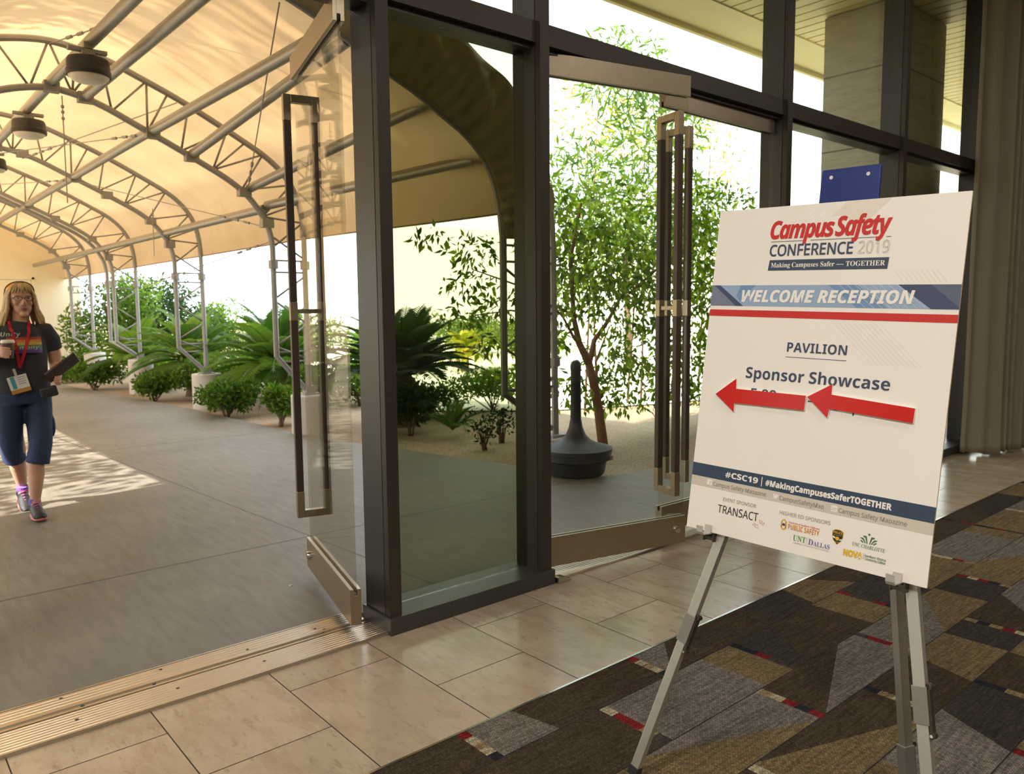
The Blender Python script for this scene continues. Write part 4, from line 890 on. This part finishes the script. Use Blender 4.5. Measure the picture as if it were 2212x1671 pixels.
q.mat = 2; flat(q, [(320+10*math.cos(t), 75+16*math.sin(t)) for t in [i*PI/8 for i in range(16)]]); q.mat = 5; flat(q, [(320+7.5*math.cos(t), 75+11*math.sin(t)) for t in [i*PI/8 for i in range(16)]], 0.0009); q.mat = 3; flat(q, [(320+4.4*math.cos(t), 75+4.4*math.sin(t)) for t in [i*PI/6 for i in range(12)]], 0.0012)
q.mat = 4
for dx in (-6, 6): flat(q, [(320+dx-1, 66), (320+dx+1, 66), (320+dx*0.8+0.6, 84), (320+dx*0.8-0.6, 84)], 0.0011)
q.build('public_safety_lettering', [M['orange'], M['orangered'], M['gold'], M['maroon'], M['ink'], M['board']], PO)
q = MB(); put(q, 'UNT', 352, 389, 37, 16, 'serifb'); q.mat = 1; put(q, 'D', 397, 411, 36, 16, 'serifb'); put(q, 'ALLAS', 412, 458, 36, 12.5, 'serifb'); q.mat = 2; put(q, 'UNIVERSITY OF NORTH TEXAS AT DALLAS', 353, 456, 29.5, 3.2, 'plain'); flat(q, [(392.6, 34), (393.2, 34), (393.2, 54), (392.6, 54)])
q.build('college_lettering', [M['leafgreen'], M['blueink'], M['greytext']], PO)
q = MB(); SHD = [(461, 91), (468, 95), (476, 96), (484, 95), (491, 91), (491, 76), (487, 65), (476.5, 54), (465, 65), (461, 76)]
flat(q, SHD); q.mat = 1; flat(q, [(476+(x-476)*0.92, 75+(y-75)*0.92) for x, y in SHD], 0.0009)
q.mat = 0; put(q, 'POLICE', 464, 488.5, 84, 6.2, 'bold', d=0.0013); flat(q, [(476+5.5*math.cos(t), 71+5.5*math.sin(t)) for t in [i*PI/6 for i in range(12)]], 0.0012); flat(q, [(470, 62), (482, 62), (481, 60.8), (471, 60.8)], 0.0012); flat(q, [(465, 80.4), (487, 80.4), (487, 79.6), (465, 79.6)], 0.0012)
q.mat = 2; flat(q, [(463, 77), (470, 75), (470, 70), (463, 72)], 0.0011); flat(q, [(489, 72), (482, 70), (482, 66), (489, 69)], 0.0011)
q.build('police_badge_mark', [M['gold'], M['ink'], M['board']], PO)
q = MB(); q.mat = 0
flat(q, [(558.5, 104), (562, 100.5), (558.5, 97), (555, 100.5)])
for sg in (-1, 1):
    for P_ in ([(2, 75), (6, 95), (16, 95), (13, 90.5), (9.5, 90.5), (4, 75)], [(6, 76), (14, 88.5), (23, 89), (18, 85), (15.5, 84.5), (8.5, 75.5)], [(11, 76), (17.5, 82), (22.5, 81.5), (15.5, 76)]):
        P2 = [(558.5+sg*x, y) for x, y in P_]; flat(q, P2 if sg > 0 else P2[::-1])
q.mat = 1; put(q, 'UNC CHARLOTTE', 517, 602, 62.5, 9.5, 'serifb')
q.build('star_lettering', [M['green'], M['green2']], PO)
q = MB(); put(q, 'NOVA', 496, 547, 31.5, 17.5, 'bold', offset=0.03); q.mat = 1; put(q, 'Northern Virginia', 553, 607, 40.5, 6.5, 'plain', offset=0.015); put(q, 'Community College', 553, 607, 32.5, 6.5, 'plain', offset=0.015); q.mat = 2; flat(q, [(549, 33), (549.8, 33), (549.8, 49), (549, 49)])
q.build('community_college_lettering', [M['gold'], M['green'], M['greyline']], PO)
# red arrows, thick board, stuck on the sign
def arrow(pts, label):
    T = thing('red_arrow', sp(*pts[0]), label, 'arrow')
    q = MB(); k = len(pts); t = 0.0075
    q.add([sp(x, y, t) for x, y in pts], [tuple(range(k))])
    q.mat = 1; q.add([sp(x, y, d) for d in (0.0010, t-0.0001) for x, y in pts], [(i, (i+1) % k, k+(i+1) % k, k+i) for i in range(k)] + [tuple(range(k-1, -1, -1))])
    q.build('arrow_board', [M['redarrow'], M['board']], T); return T
arrow([(57, 425), (126, 376), (124, 404), (346, 406), (346, 448), (126, 447), (123, 478)], 'flat red arrow nearer the sign\'s left edge, its tip by the board edge')
RA = arrow([(350, 445), (414, 393), (417, 419), (637, 406), (638, 444), (419, 458), (418, 487)], 'glossy red arrow with a taped tail fold, its tip touching the other arrow')
flat(MB(), [(619, 407.5), (622, 407), (626, 444.5), (621, 445)], 0.0078).build('fold_strip', M['redarrow'], RA)
# easel
EA = thing('easel', (2.15, 1.05, 0), 'folding aluminium display easel with telescoping legs and a blue top plate', 'easel')
M['lever'] = pm('dark bronze lever', (0.085, 0.075, 0.055), 0.4, 0.7)
def leg(top, foot, tl, brk, nm='leg', w=0.030, h=0.024, ref=None, m1='alu', m2='alu'):
    top, foot = Vector(top), Vector(foot); ref = ref or SN; d = (foot-top); p1 = top + d*brk
    q = MB(); q.bar(top, p1, w, h, ref); L = q.build(nm, M[m1], EA, bevel=0.0015)
    q = MB(); u_ = d.normalized(); q.bar(p1 - u_*0.004, p1 + u_*0.088, w+0.007, h+0.006, ref); q.build('sleeve', M['alu_dark'], L, bevel=0.001)
    q = MB(); q.bar(p1 + u_*0.08, foot, w-0.001, h-0.001, ref); q.build('lower_tube', M[m2], L, bevel=0.0015)
    rr = Vector(ref); rr = (rr - u_*rr.dot(u_)).normalized(); b_ = u_.cross(rr); sgn = 1 if b_.dot(SR) > 0 else -1; b_ = b_*sgn
    c = p1 + b_*(w/2+0.007)
    q = MB(); c = p1 + b_*(w/2+0.005); q.bar(c - u_*0.012, c + u_*0.112, 0.008, 0.022, rr); q.tube([c + u_*0.112 - rr*0.011, c + u_*0.112 + rr*0.011], 0.0085, 12); q.tube([c - u_*0.004 + b_*0.002 - rr*0.011, c - u_*0.004 + b_*0.002 + rr*0.011], 0.0075, 12); q.build('lever_lock', M['lever'], L, bevel=0.001)
    q = MB(); q.tube([c + u_*0.112 + rr*0.011, c + u_*0.112 + rr*0.014], 0.004, 10); q.build('rivet', M['steel'], L)
    q = MB(); q.bar(foot - u_*0.03, foot, w+0.006, h+0.006, ref); q.build('rubber_foot', M['black'], L, bevel=0.002)
    return L
head = sp(372, 1000, -0.115)
LL_b = sp(112, -25, -0.030); RL_b = sp(655, -15, -0.030)
fl_l = Vector((1.835, 1.555, 0.012)); fl_r = Vector((1.905, 0.655, 0.012))
def up_along(pt, fc): return pt + (pt-fc).normalized()*0.0
leg(head + SR*-0.03, fl_l, 0, (head-LL_b).length/(head-fl_l).length*1.0 + 0.135)
leg(head + SR*0.075, fl_r, 0, 0.70, m1='alu', m2='alu')
leg(head + SR*0.045 - SN*0.03, Vector((2.20, 0.845, 0.012)), 0, 0.86, ref=(0, 0, 1), m1='alu_dark', m2='alu_dark')  # rear leg: its shade is put into the colour as a darker metal
q = MB(); P_ = [(273, 935), (449, 933), (443, 1112), (440, 1115), (277, 1114), (274, 1111)]
q.prism([(x/1000, y/1000) for x, y in P_], SB + SN*-0.088, SR, SU, SN, -0.010); TP = q.build('top_plate', M['bluedisc'], EA, bevel=0.0015)
TP['label'] = 'scuffed blue plastic plate with two holes above the sign'
for x in (303, 410): MB().tube([sp(x, 1090, -0.0895), sp(x, 1090, -0.0876)], 0.0055, 18).build('mounting_hole', M['lampwhite'], TP)
M['clip'] = pm('clear acrylic clip', (0.62, 0.60, 0.54), 0.15, 0.3, 0.04, 10)
def clip(x, legpt, wd=0.036, tilt=0.0):
    c = sp(x, 0) ; R2 = (SR + SU*tilt).normalized()
    prof = [(-0.030, 0.0), (-0.012, 0.0), (0.014, 0.0), (0.030, 0.0)]
    q = MB(); t = 0.003
    path = [(0.052, 0.022), (0.050, 0.004), (0.044, -0.0035), (-0.012, -0.0035), (-0.050, -0.0035)]   # (towards viewer, up)
    vs = []
    for (o, u_) in path: vs.append((o, u_))
    for k in range(len(path)-1):
        a, b_ = path[k], path[k+1]; A_ = c + SN*a[0] + SU*a[1]; Bb = c + SN*b_[0] + SU*b_[1]
        q.bar(A_, Bb, wd, t, (SU if abs(a[1]-b_[1]) < 0.006 else SN))
    q.tube([c + SN*0.052 + SU*0.021 - R2*wd/2*0.96, c + SN*0.052 + SU*0.021 + R2*wd/2*0.96], 0.0022, 8)
    q.bar(c + SN*0.006 - SU*0.004, c + SN*0.004 + SU*0.020, wd, t, SN); q.tube([c + SN*0.004 + SU*0.020 - R2*wd/2*0.96, c + SN*0.004 + SU*0.020 + R2*wd/2*0.96], 0.0022, 8)
    o = q.build('board_clip', M['clip'], EA)
    q = MB(); q.bar(c - SN*0.002 - SU*0.016 - R2*(wd/2+0.006), c - SN*0.055 - SU*0.016 - R2*(wd/2+0.006), 0.004, 0.026, SU); q.bar(c - SN*0.002 - SU*0.016 + R2*(wd/2+0.006), c - SN*0.055 - SU*0.016 + R2*(wd/2+0.006), 0.004, 0.026, SU); q.bar(c - SN*0.004 - SU*0.020, c - SN*0.055 - SU*0.020, wd+0.012, 0.010, SU)
    q.tube([c - SN*0.046 - SU*0.018 - R2*(wd/2+0.011), c - SN*0.046 - SU*0.018 + R2*(wd/2+0.011)], 0.006, 12)
    q.build('hinge_bracket', M['lever'], o)
clip(80, LL_b, 0.022); clip(640, RL_b, 0.022)
# ------------------------------------------------------------------ person walking towards the doors
M['skin'] = pm('skin', lin(196, 148, 122), 0.5, 0, 0.06, 30); M['lip'] = pm('lips', lin(160, 92, 86), 0.45)
M['hairblond'] = pm('blond hair', lin(196, 168, 118), 0.5, 0, 0.30, 60, bump=0.4, bscale=90)
M['shirt'] = pm('charcoal cotton', (0.030, 0.031, 0.036), 0.9, 0, 0.15, 30, bump=0.15); M['denim'] = pm('dark blue denim', (0.020, 0.034, 0.085), 0.85, 0, 0.35, 18, bump=0.2)
M['shoe'] = pm('black trainer', (0.022, 0.020, 0.024), 0.6); M['pink'] = pm('pink laces', lin(214, 90, 160), 0.6); M['sole'] = pm('trainer sole', lin(190, 120, 105), 0.7); M['purple'] = pm('purple sock', lin(128, 100, 190), 0.9)
M['lanyard'] = pm('red lanyard', lin(176, 24, 34), 0.7); M['amber'] = pm('amber lens', lin(210, 140, 20), 0.12, 0.3); M['card'] = pm('badge card', lin(225, 222, 214), 0.6); M['teal'] = pm('badge teal', lin(70, 150, 165), 0.6); M['kraftbadge'] = pm('badge tan', lin(190, 135, 60), 0.6)
M['cupbrown'] = pm('paper cup brown', lin(88, 68, 52), 0.6); M['cuplid'] = pm('cup lid', lin(225, 215, 200), 0.45); M['leather'] = pm('dark brown leather', (0.040, 0.024, 0.017), 0.28, 0, 0.2, 14); M['eye'] = pm('eye dark', (0.03, 0.03, 0.03), 0.2); M['eyewhite'] = pm('eye white', (0.6, 0.57, 0.52), 0.3)
def remesh(o, vox, sm=4):
    r = o.modifiers.new('join', 'REMESH'); r.mode = 'VOXEL'; r.voxel_size = vox; r.use_smooth_shade = True
    if sm: s_ = o.modifiers.new('soft', 'SMOOTH'); s_.factor = 0.5; s_.iterations = sm
    return o
PX, PY = 1.0, 6.80
def E3(c, r): return c, r
body = MB()
# trunk (inside the clothes), neck, head
body.tube([(1.0, 6.80, 0.84), (1.0, 6.80, 0.92), (1.0, 6.80, 1.08), (1.0, 6.80, 1.25), (1.005, 6.80, 1.36), (1.01, 6.81, 1.42)], [(0.085, 0.13), (0.10, 0.15), (0.11, 0.155), (0.115, 0.16), (0.09, 0.13), (0.05, 0.07)], 20, ref=(0, -1, 0))
body.tube([(1.012, 6.81, 1.38), (1.022, 6.80, 1.46), (1.028, 6.795, 1.53)], [0.066, 0.056, 0.056], 16)
body.ell((1.030, 6.800, 1.625), (0.078, 0.094, 0.105), 24, 16)
body.ell((1.034, 6.765, 1.555), (0.060, 0.062, 0.070), 20, 12)        # jaw
body.ell((1.036, 6.722, 1.502), (0.030, 0.026, 0.022), 12, 8)         # chin
body.tube([(1.036, 6.712, 1.622), (1.037, 6.692, 1.588), (1.037, 6.700, 1.576)], [0.010, 0.015, 0.013], 10)   # nose
for sx in (-1, 1):
    body.ell((1.037+sx*0.012, 6.702, 1.577), (0.009, 0.010, 0.008), 8, 6)
    body.ell((1.034+sx*0.040, 6.733, 1.585), (0.024, 0.022, 0.022), 12, 8)   # cheeks
    body.ell((1.034+sx*0.034, 6.722, 1.640), (0.026, 0.014, 0.009), 12, 8)   # brow
    body.ell((1.030+sx*0.080, 6.805, 1.600), (0.010, 0.022, 0.032), 10, 8)   # ears
# arms: her left (image right) carries a folder, her right holds a cup
def arm(pts, rr): body.tube(pts, rr, 14)
arm([(1.150, 6.81, 1.395), (1.205, 6.82, 1.33), (1.232, 6.84, 1.20), (1.238, 6.845, 1.115), (1.228, 6.77, 1.07), (1.212, 6.68, 1.035), (1.205, 6.645, 1.025)], [0.055, 0.056, 0.050, 0.045, 0.042, 0.032, 0.028])
arm([(0.860, 6.81, 1.395), (0.800, 6.82, 1.33), (0.765, 6.84, 1.20), (0.758, 6.84, 1.12), (0.775, 6.74, 1.15), (0.808, 6.61, 1.215), (0.822, 6.57, 1.232)], [0.055, 0.056, 0.050, 0.045, 0.042, 0.032, 0.027])
# hands: palm, four bent fingers of different lengths, thumb off the side of the palm
body.ell((1.200, 6.612, 1.016), (0.024, 0.042, 0.040), 14, 10)
for i, (dz, L) in enumerate(((0.030, .9), (0.011, 1.0), (-0.009, .95), (-0.028, .78))):
    p0 = Vector((1.206, 6.580, 1.016+dz)); body.tube([p0, p0+Vector((0.004, -0.034*L, -0.002)), p0+Vector((-0.018, -0.054*L, -0.003)), p0+Vector((-0.045*L, -0.052*L, -0.002))], [0.0100, 0.0095, 0.0088, 0.0070], 10)
body.tube([(1.190, 6.625, 1.048), (1.180, 6.600, 1.072), (1.172, 6.570, 1.080), (1.166, 6.545, 1.078)], [0.013, 0.012, 0.0105, 0.008], 10)
CUPC = Vector((0.893, 6.535, 1.255))
body.ell((0.838, 6.548, 1.238), (0.036, 0.026, 0.042), 14, 10)
for i, (dz, L) in enumerate(((0.034, .92), (0.013, 1.0), (-0.008, .96), (-0.029, .80))):
    z = 1.240+dz; R0 = 0.050; a0 = math.radians(200); pts = []
    for k in range(5):
        a = a0 + math.radians(88*L)*k/4; pts.append((CUPC.x+R0*math.cos(a), CUPC.y+R0*math.sin(a), z - 0.003*k))
    body.tube(pts, [0.0105, 0.0098, 0.0095, 0.009, 0.0072], 10)
body.tube([(0.842, 6.565, 1.262), (0.862, 6.580, 1.285), (0.882, 6.586, 1.290), (0.902, 6.584, 1.288)], [0.013, 0.0115, 0.0105, 0.008], 10)
# legs: front one is her left
body.tube([(1.085, 6.80, 0.86), (1.085, 6.74, 0.66), (1.045, 6.675, 0.48), (1.036, 6.668, 0.40), (1.034, 6.672, 0.32), (1.022, 6.655, 0.22), (1.010, 6.635, 0.125), (1.008, 6.625, 0.07)], [(0.085, .075), (0.07, .07), 0.060, 0.055, 0.056, 0.046, 0.034, 0.034], 16)
body.tube([(0.915, 6.80, 0.86), (0.915, 6.82, 0.66), (0.950, 6.87, 0.48), (0.955, 6.91, 0.42), (0.962, 6.98, 0.34), (0.980, 7.03, 0.25), (0.994, 7.07, 0.17), (0.995, 7.07, 0.12)], [(0.085, .075), (0.07, .07), 0.060, 0.055, 0.056, 0.046, 0.034, 0.034], 16)
for (x, y, z, dy, dz) in ((1.008, 6.60, 0.055, -0.10, -0.005), (0.990, 7.055, 0.12, -0.10, -0.055)):
    body.tube([(x, y+0.06, z), (x, y, z), (x, y+dy, z+dz-0.015)], [0.028, 0.034, 0.026], 12)
P = body.build('person', M['skin'], org=(1.0, 6.8, 0.0)); remesh(P, 0.0065, 3)
tag(P, 'person walking in from outside in a dark slogan T-shirt, red lanyard and denim capris', 'person')
# shirt
q = MB(); q.tube([(1.0, 6.80, 0.925), (1.0, 6.798, 0.98), (1.0, 6.795, 1.08), (1.0, 6.785, 1.22), (1.004, 6.79, 1.31), (1.008, 6.80, 1.38), (1.012, 6.808, 1.425), (1.015, 6.81, 1.445)], [(0.138, 0.192), (0.138, 0.188), (0.132, 0.175), (0.140, 0.180), (0.122, 0.172), (0.095, 0.150), (0.080, 0.105), (0.068, 0.080)], 28, ref=(0, -1, 0))
q.tube([(1.115, 6.81, 1.385), (1.175, 6.815, 1.375), (1.212, 6.825, 1.31), (1.226, 6.838, 1.235)], [0.066, 0.070, 0.068, 0.066], 16)
q.tube([(0.895, 6.81, 1.385), (0.835, 6.815, 1.375), (0.797, 6.825, 1.31), (0.780, 6.838, 1.235)], [0.066, 0.070, 0.068, 0.066], 16)
q.ell((1.06, 6.70, 1.245), (0.075, 0.055, 0.065)); q.ell((0.94, 6.70, 1.245), (0.075, 0.055, 0.065))
SHT = remesh(q.build('shirt', M['shirt'], P), 0.009, 4)
def front(x, z):                    # shirt front surface
    rx = 0.176; ry = 0.140 if z < 1.3 else 0.125
    u = max(-0.98, min(0.98, (x-1.0)/rx)); bust = 0.018*math.exp(-((z-1.245)/0.06)**2)
    return 6.79 - ry*math.sqrt(1-u*u) - bust*max(0, 1-u*u) - 0.010
def sq(b, x0, x1, z0, z1, d=0.0, k=10):
    vs = []
    for i in range(k+1):
        x = x0+(x1-x0)*i/k; vs += [(x, front(x, z0)-d, z0), (x, front(x, z1)-d, z1)]
    b.add(vs, [(2*i, 2*i+2, 2*i+3, 2*i+1) for i in range(k)])
M['sred'] = col('print faded red', 150, 52, 36); M['sor'] = col('print faded orange', 176, 104, 40); M['syel'] = col('print faded yellow', 178, 156, 50); M['sgr'] = col('print faded green', 60, 104, 66); M['sbl'] = col('print faded blue', 66, 84, 130); M['spu'] = col('print faded purple', 92, 62, 118); M['swh'] = col('print grey white', 168, 164, 158)
q = MB()
for i in range(6): q.mat = i; sq(q, 0.905, 1.128, 1.338-0.0195*(i+1), 1.338-0.0195*i)
q.mat = 6
pl = lambda x, z: (x, front(x, z)-0.003, z)
put(q, 'Unity', 0.872, 0.992, 1.345, 0.030, 'bi', pl); put(q, 'through', 0.955, 1.08, 1.297, 0.014, 'bi', pl); put(q, 'harmony', 0.895, 1.105, 1.250, 0.026, 'bi', pl)
q.build('shirt_print', [M['sred'], M['sor'], M['syel'], M['sgr'], M['sbl'], M['spu'], M['swh']], SHT)
# capris
q = MB(); q.tube([(1.0, 6.80, 0.97), (1.0, 6.80, 0.90), (1.0, 6.80, 0.84)], [(0.132, 0.186), (0.140, 0.192), (0.130, 0.190)], 24, ref=(0, -1, 0))
q.tube([(1.093, 6.80, 0.86), (1.092, 6.755, 0.70), (1.078, 6.690, 0.54), (1.062, 6.672, 0.47), (1.046, 6.668, 0.395)], [(0.125, .098), (0.108, .088), (0.092, .080), (0.086, .078), (0.086, .080)], 18, ref=(0, -1, 0))
q.tube([(0.907, 6.80, 0.86), (0.905, 6.815, 0.70), (0.912, 6.85, 0.54), (0.922, 6.875, 0.47), (0.936, 6.91, 0.405)], [(0.125, .098), (0.108, .090), (0.092, .080), (0.086, .078), (0.086, .080)], 18, ref=(0, -1, 0))
CAP = remesh(q.build('capri_trousers', M['denim'], P), 0.010, 3)
q = MB(); q.ell((1.172, 6.755, 0.66), (0.022, 0.055, 0.085)); q.build('cargo_pocket', M['denim'], CAP, smooth=True)
# shoes and socks
for (x, y, z, pit, nm) in ((1.008, 6.625, 0.0, 0.0, 'front'), (0.992, 7.075, 0.035, 0.34, 'rear')):
    Rm = Matrix.Rotation(pit, 3, 'X'); o3 = Vector((x, y, z)); T_ = lambda p: o3 + Rm @ Vector(p)
    q = MB(); q.tube([T_(p) for p in ((0, 0.058, 0.045), (0, 0.03, 0.055), (0, -0.03, 0.058), (0, -0.10, 0.046), (0, -0.165, 0.036), (0, -0.195, 0.030))], [(0.040, 0.030), (0.050, 0.037), (0.052, 0.041), (0.040, 0.046), (0.030, 0.044), (0.016, 0.026)], 16, ref=(0, 0, 1))
    q.tube([T_((0, 0.02, 0.06)), T_((0, 0.02, 0.105))], [0.044, 0.040], 14)
    sh = remesh(q.build('shoe', M['shoe'], P), 0.006, 2)
    q = MB(); q.tube([T_(p) for p in ((0, 0.075, 0.012), (0, 0.02, 0.012), (0, -0.10, 0.012), (0, -0.18, 0.018), (0, -0.205, 0.024))], [(0.012, 0.030), (0.013, 0.040), (0.013, 0.047), (0.012, 0.042), (0.008, 0.022)], 14, ref=(0, 0, 1)); q.build('sole', M['sole'], sh, smooth=True)
    q = MB()
    for k in range(4):
        yy = -0.030-0.024*k; zz = 0.112-0.011*k; q.tube([T_((-0.020, yy, zz-0.006)), T_((0, yy-0.008, zz+0.004)), T_((0.020, yy, zz-0.006))], 0.0035, 6)
    q.tube([T_((-0.03, -0.012, 0.115)), T_((-0.01, -0.02, 0.112)), T_((0.012, -0.02, 0.112)), T_((0.032, -0.014, 0.118))], 0.004, 6)
    q.build('laces', M['pink'], sh)
    q = MB(); q.tube([T_((0, 0.02, 0.095)), T_((0.0, 0.018, 0.140))], [0.041, 0.039], 14); q.build('sock', M['purple'], P)
# hair: cap, fringe and shoulder-length locks
q = MB(); rh = random.Random(3)
vs = []; fs = []; n1, n2 = 22, 12; hc = Vector((1.030, 6.808, 1.632))
q.ell(hc + Vector((0, 0.016, 0.010)), (0.090, 0.098, 0.108), 24, 16)
for i in range(70):
    a = math.radians(rh.uniform(-28, 208)); 
    sx, sy = math.cos(a), math.sin(a)
    p0 = hc + Vector((0.060*sx, 0.060*sy, 0.085)); p1 = hc + Vector((0.090*sx, 0.096*sy, 0.010)); p2 = hc + Vector((0.100*sx+rh.uniform(-.008, .008), 0.100*sy, -0.085)); L = rh.uniform(0.12, 0.20)
    p3 = p2 + Vector((0.030*sx+rh.uniform(-.012, .012), 0.012*sy+rh.uniform(-.012, .012), -L*0.55)); p4 = p3 + Vector((0.012*sx, 0.006, -L*0.4))
    q.tube([p0, p1, p2, p3, p4], [0.010, 0.014, 0.014, 0.011, 0.003], 6)
for i in range(26):
    u_ = rh.uniform(-1, 1); p0 = hc + Vector((0.02*u_, -0.03, 0.108)); p1 = hc + Vector((0.060*u_, -0.088+0.02*abs(u_), 0.068)); p2 = hc + Vector((0.080*u_+rh.uniform(-.006, .006), -0.096+0.034*u_*u_, 0.016+rh.uniform(-.008, .014)))
    q.tube([p0, p1, p2], [0.010, 0.011, 0.003], 6)
HR = q.build('hair', M['hairblond'], P, smooth=True)
# the cap is pushed back so that the face stays clear
for v_ in HR.data.vertices:
    c_ = v_.co
    wz = c_.z; wy = c_.y + 6.8; wx = c_.x + 1.0
    if wy < 6.745 and wz < 1.655 and abs(wx-1.034) < 0.070: c_.y += 0.055
# face details
for sx in (-1, 1):
    e = MB(); e.ell((1.035+sx*0.033, 6.722, 1.622), (0.013, 0.008, 0.0075), 12, 8); ey = e.build('eye', M['eyewhite'], P, smooth=True)
    e = MB(); e.ell((1.036+sx*0.033, 6.7155, 1.622), (0.0055, 0.004, 0.0058), 10, 6); e.build('iris', M['eye'], ey, smooth=True)
e = MB(); e.tube([(1.013, 6.712, 1.541), (1.024, 6.703, 1.545), (1.036, 6.700, 1.544), (1.048, 6.703, 1.545), (1.059, 6.712, 1.541)], [0.002, 0.0045, 0.005, 0.0045, 0.002], 8); e.tube([(1.016, 6.712, 1.537), (1.036, 6.702, 1.534), (1.056, 6.712, 1.537)], [0.002, 0.006, 0.002], 8); e.build('lips', M['lip'], P, smooth=True)
g_ = MB()
for sx in (-1, 1):
    cx2 = 1.035+sx*0.034; pts = [(cx2+0.026*math.cos(t), 6.700+0.010*abs(math.cos(t))*(1 if math.cos(t)*sx > 0 else 0), 1.620+0.017*math.sin(t)) for t in [2*PI*k/16 for k in range(17)]]
    g_.tube(pts, 0.0018, 6, cap=False); g_.tube([(cx2+sx*0.026, 6.708, 1.624), (1.030+sx*0.084, 6.75, 1.622), (1.030+sx*0.084, 6.81, 1.615)], 0.002, 6)
g_.tube([(1.026, 6.700, 1.622), (1.035, 6.696, 1.625), (1.044, 6.700, 1.622)], 0.0018, 6); g_.build('eyeglasses', M['black'], P)
s_ = MB()
for sx in (-1, 1):
    vs = []; 
    for k in range(9):
        t = math.radians(8+68*k/8); x = 1.030+sx*0.088*math.sin(t); y = 6.760+0.06*(1-math.cos(t)); z = 1.730-0.05*(1-math.cos(t))*1.2
        vs += [(x, y-0.018, z+0.004-0.022), (x, y, z+0.012)]
    s_.add(vs, [(2*k, 2*k+2, 2*k+3, 2*k+1) for k in range(8)])
SG = s_.build('sunglasses', M['amber'], P); SG['label'] = 'amber sunglasses pushed up on the hair'
g_ = MB(); g_.tube([(1.030+0.091*math.sin(math.radians(t)), 6.760+0.06*(1-math.cos(math.radians(t)))+0.002, 1.744-0.06*(1-math.cos(math.radians(t)))) for t in range(-90, 91, 10)], 0.004, 6)
for sx in (-1, 1): g_.tube([(1.030+sx*0.092, 6.81, 1.690), (1.030+sx*0.098, 6.84, 1.64), (1.030+sx*0.096, 6.85, 1.60)], 0.004, 6)
g_.build('sunglass_frame', M['black'], SG)
# lanyard and badge
ly = MB()
for x0, sx in ((0.938, -1), (1.064, 1)):
    pts = []
    for k in range(13):
        t = k/12; x = x0+(0.972-x0)*t; z = 1.432+(1.115-1.432)*t; pts.append((x, front(x, z)-0.008 if t > 0.1 else 6.72, z))
    pts = [(x0, 6.80, 1.462), (x0, 6.745, 1.452)] + pts
    for a, b_ in zip(pts, pts[1:]): ly.bar(a, b_, 0.019, 0.003, (0, -1, 0))
LY = ly.build('lanyard', M['lanyard'], P)
bd = MB(); c = Vector((0.957, 6.615, 1.0)); Rb = Matrix.Rotation(math.radians(-14), 3, 'Y').to_4x4(); Rb.translation = c
bd.box((-0.062, -0.003, -0.035), (0.062, 0.003, 0.062), Rb); bd.mat = 1; bd.box((-0.045, -0.0045, -0.030), (-0.018, -0.0028, 0.060), Rb); bd.mat = 2; bd.box((-0.062, -0.0045, -0.064), (0.062, 0.003, -0.035), Rb)
bd.mat = 3
for k in range(4): bd.box((0.0, -0.0042, 0.045-0.016*k), (0.050-0.006*(k % 2), -0.0030, 0.049-0.016*k), Rb)
bd.mat = 4; bd.box((-0.008, -0.004, 0.058), (0.008, 0.004, 0.115), Rb)
bd.build('badge', [M['card'], M['teal'], M['kraftbadge'], M['greytext'], M['alu']], LY)
# held things
CU = thing('coffee_cup', CUPC - Vector((0, 0, 0.062)), 'brown paper coffee cup with a pale lid held at the frame edge', 'cup')
MB().lathe(CUPC - Vector((0, 0, 0.062)), [(0.030, 0), (0.032, 0.004), (0.041, 0.112)], 28).build('cup_body', M['cupbrown'], CU, smooth=True, auto=40)
MB().lathe(CUPC - Vector((0, 0, 0.062)), [(0.043, 0.108), (0.0445, 0.113), (0.0445, 0.118), (0.040, 0.128), (0.038, 0.131)], 28).build('lid', M['cuplid'], CU, smooth=True, auto=40)
fo = MB(); ux = Vector((0.80, 0.0, 0.60)).normalized(); uz = Vector((0.22, -0.52, 0.82)); uz = (uz-ux*uz.dot(ux)).normalized(); un = ux.cross(uz)
Mf = Matrix((ux, uz, un)).transposed().to_4x4(); Mf.translation = Vector((1.222, 6.520, 1.108))
fo.box((-0.125, -0.055, -0.008), (0.125, 0.065, 0.008), Mf)
FO = thing('folder', (1.222, 6.520, 1.05), 'slim dark leather folder held slanting in the walking person\'s hand', 'folder')
fo.build('cover', M['leather'], FO, bevel=0.004)
fo = MB(); fo.box((-0.122, -0.052, -0.0045), (0.127, 0.062, 0.0045), Mf); fo.build('pages', M['card'], FO)
po = MB(); Mp = Matrix.Rotation(math.radians(-12), 3, 'Y').to_4x4(); Mp.translation = Vector((1.135, 6.595, 0.930)); po.box((-0.055, -0.020, -0.040), (0.062, 0.020, 0.040), Mp)
tag(po.build('pouch', M['black'], bevel=0.014), 'small black pouch hanging below the folder at the walking person\'s hip', 'pouch')
q = MB(); q.add([(1.768, 3.955, 0.001), (1.79, 3.962, 0.004), (1.800, 3.978, 0.001), (1.776, 3.972, 0.006)], [(0, 1, 2), (0, 2, 3)])
tag(q.build('paper_scrap', M['card']), 'tiny white paper scrap on the concrete outside the doors', 'litter')
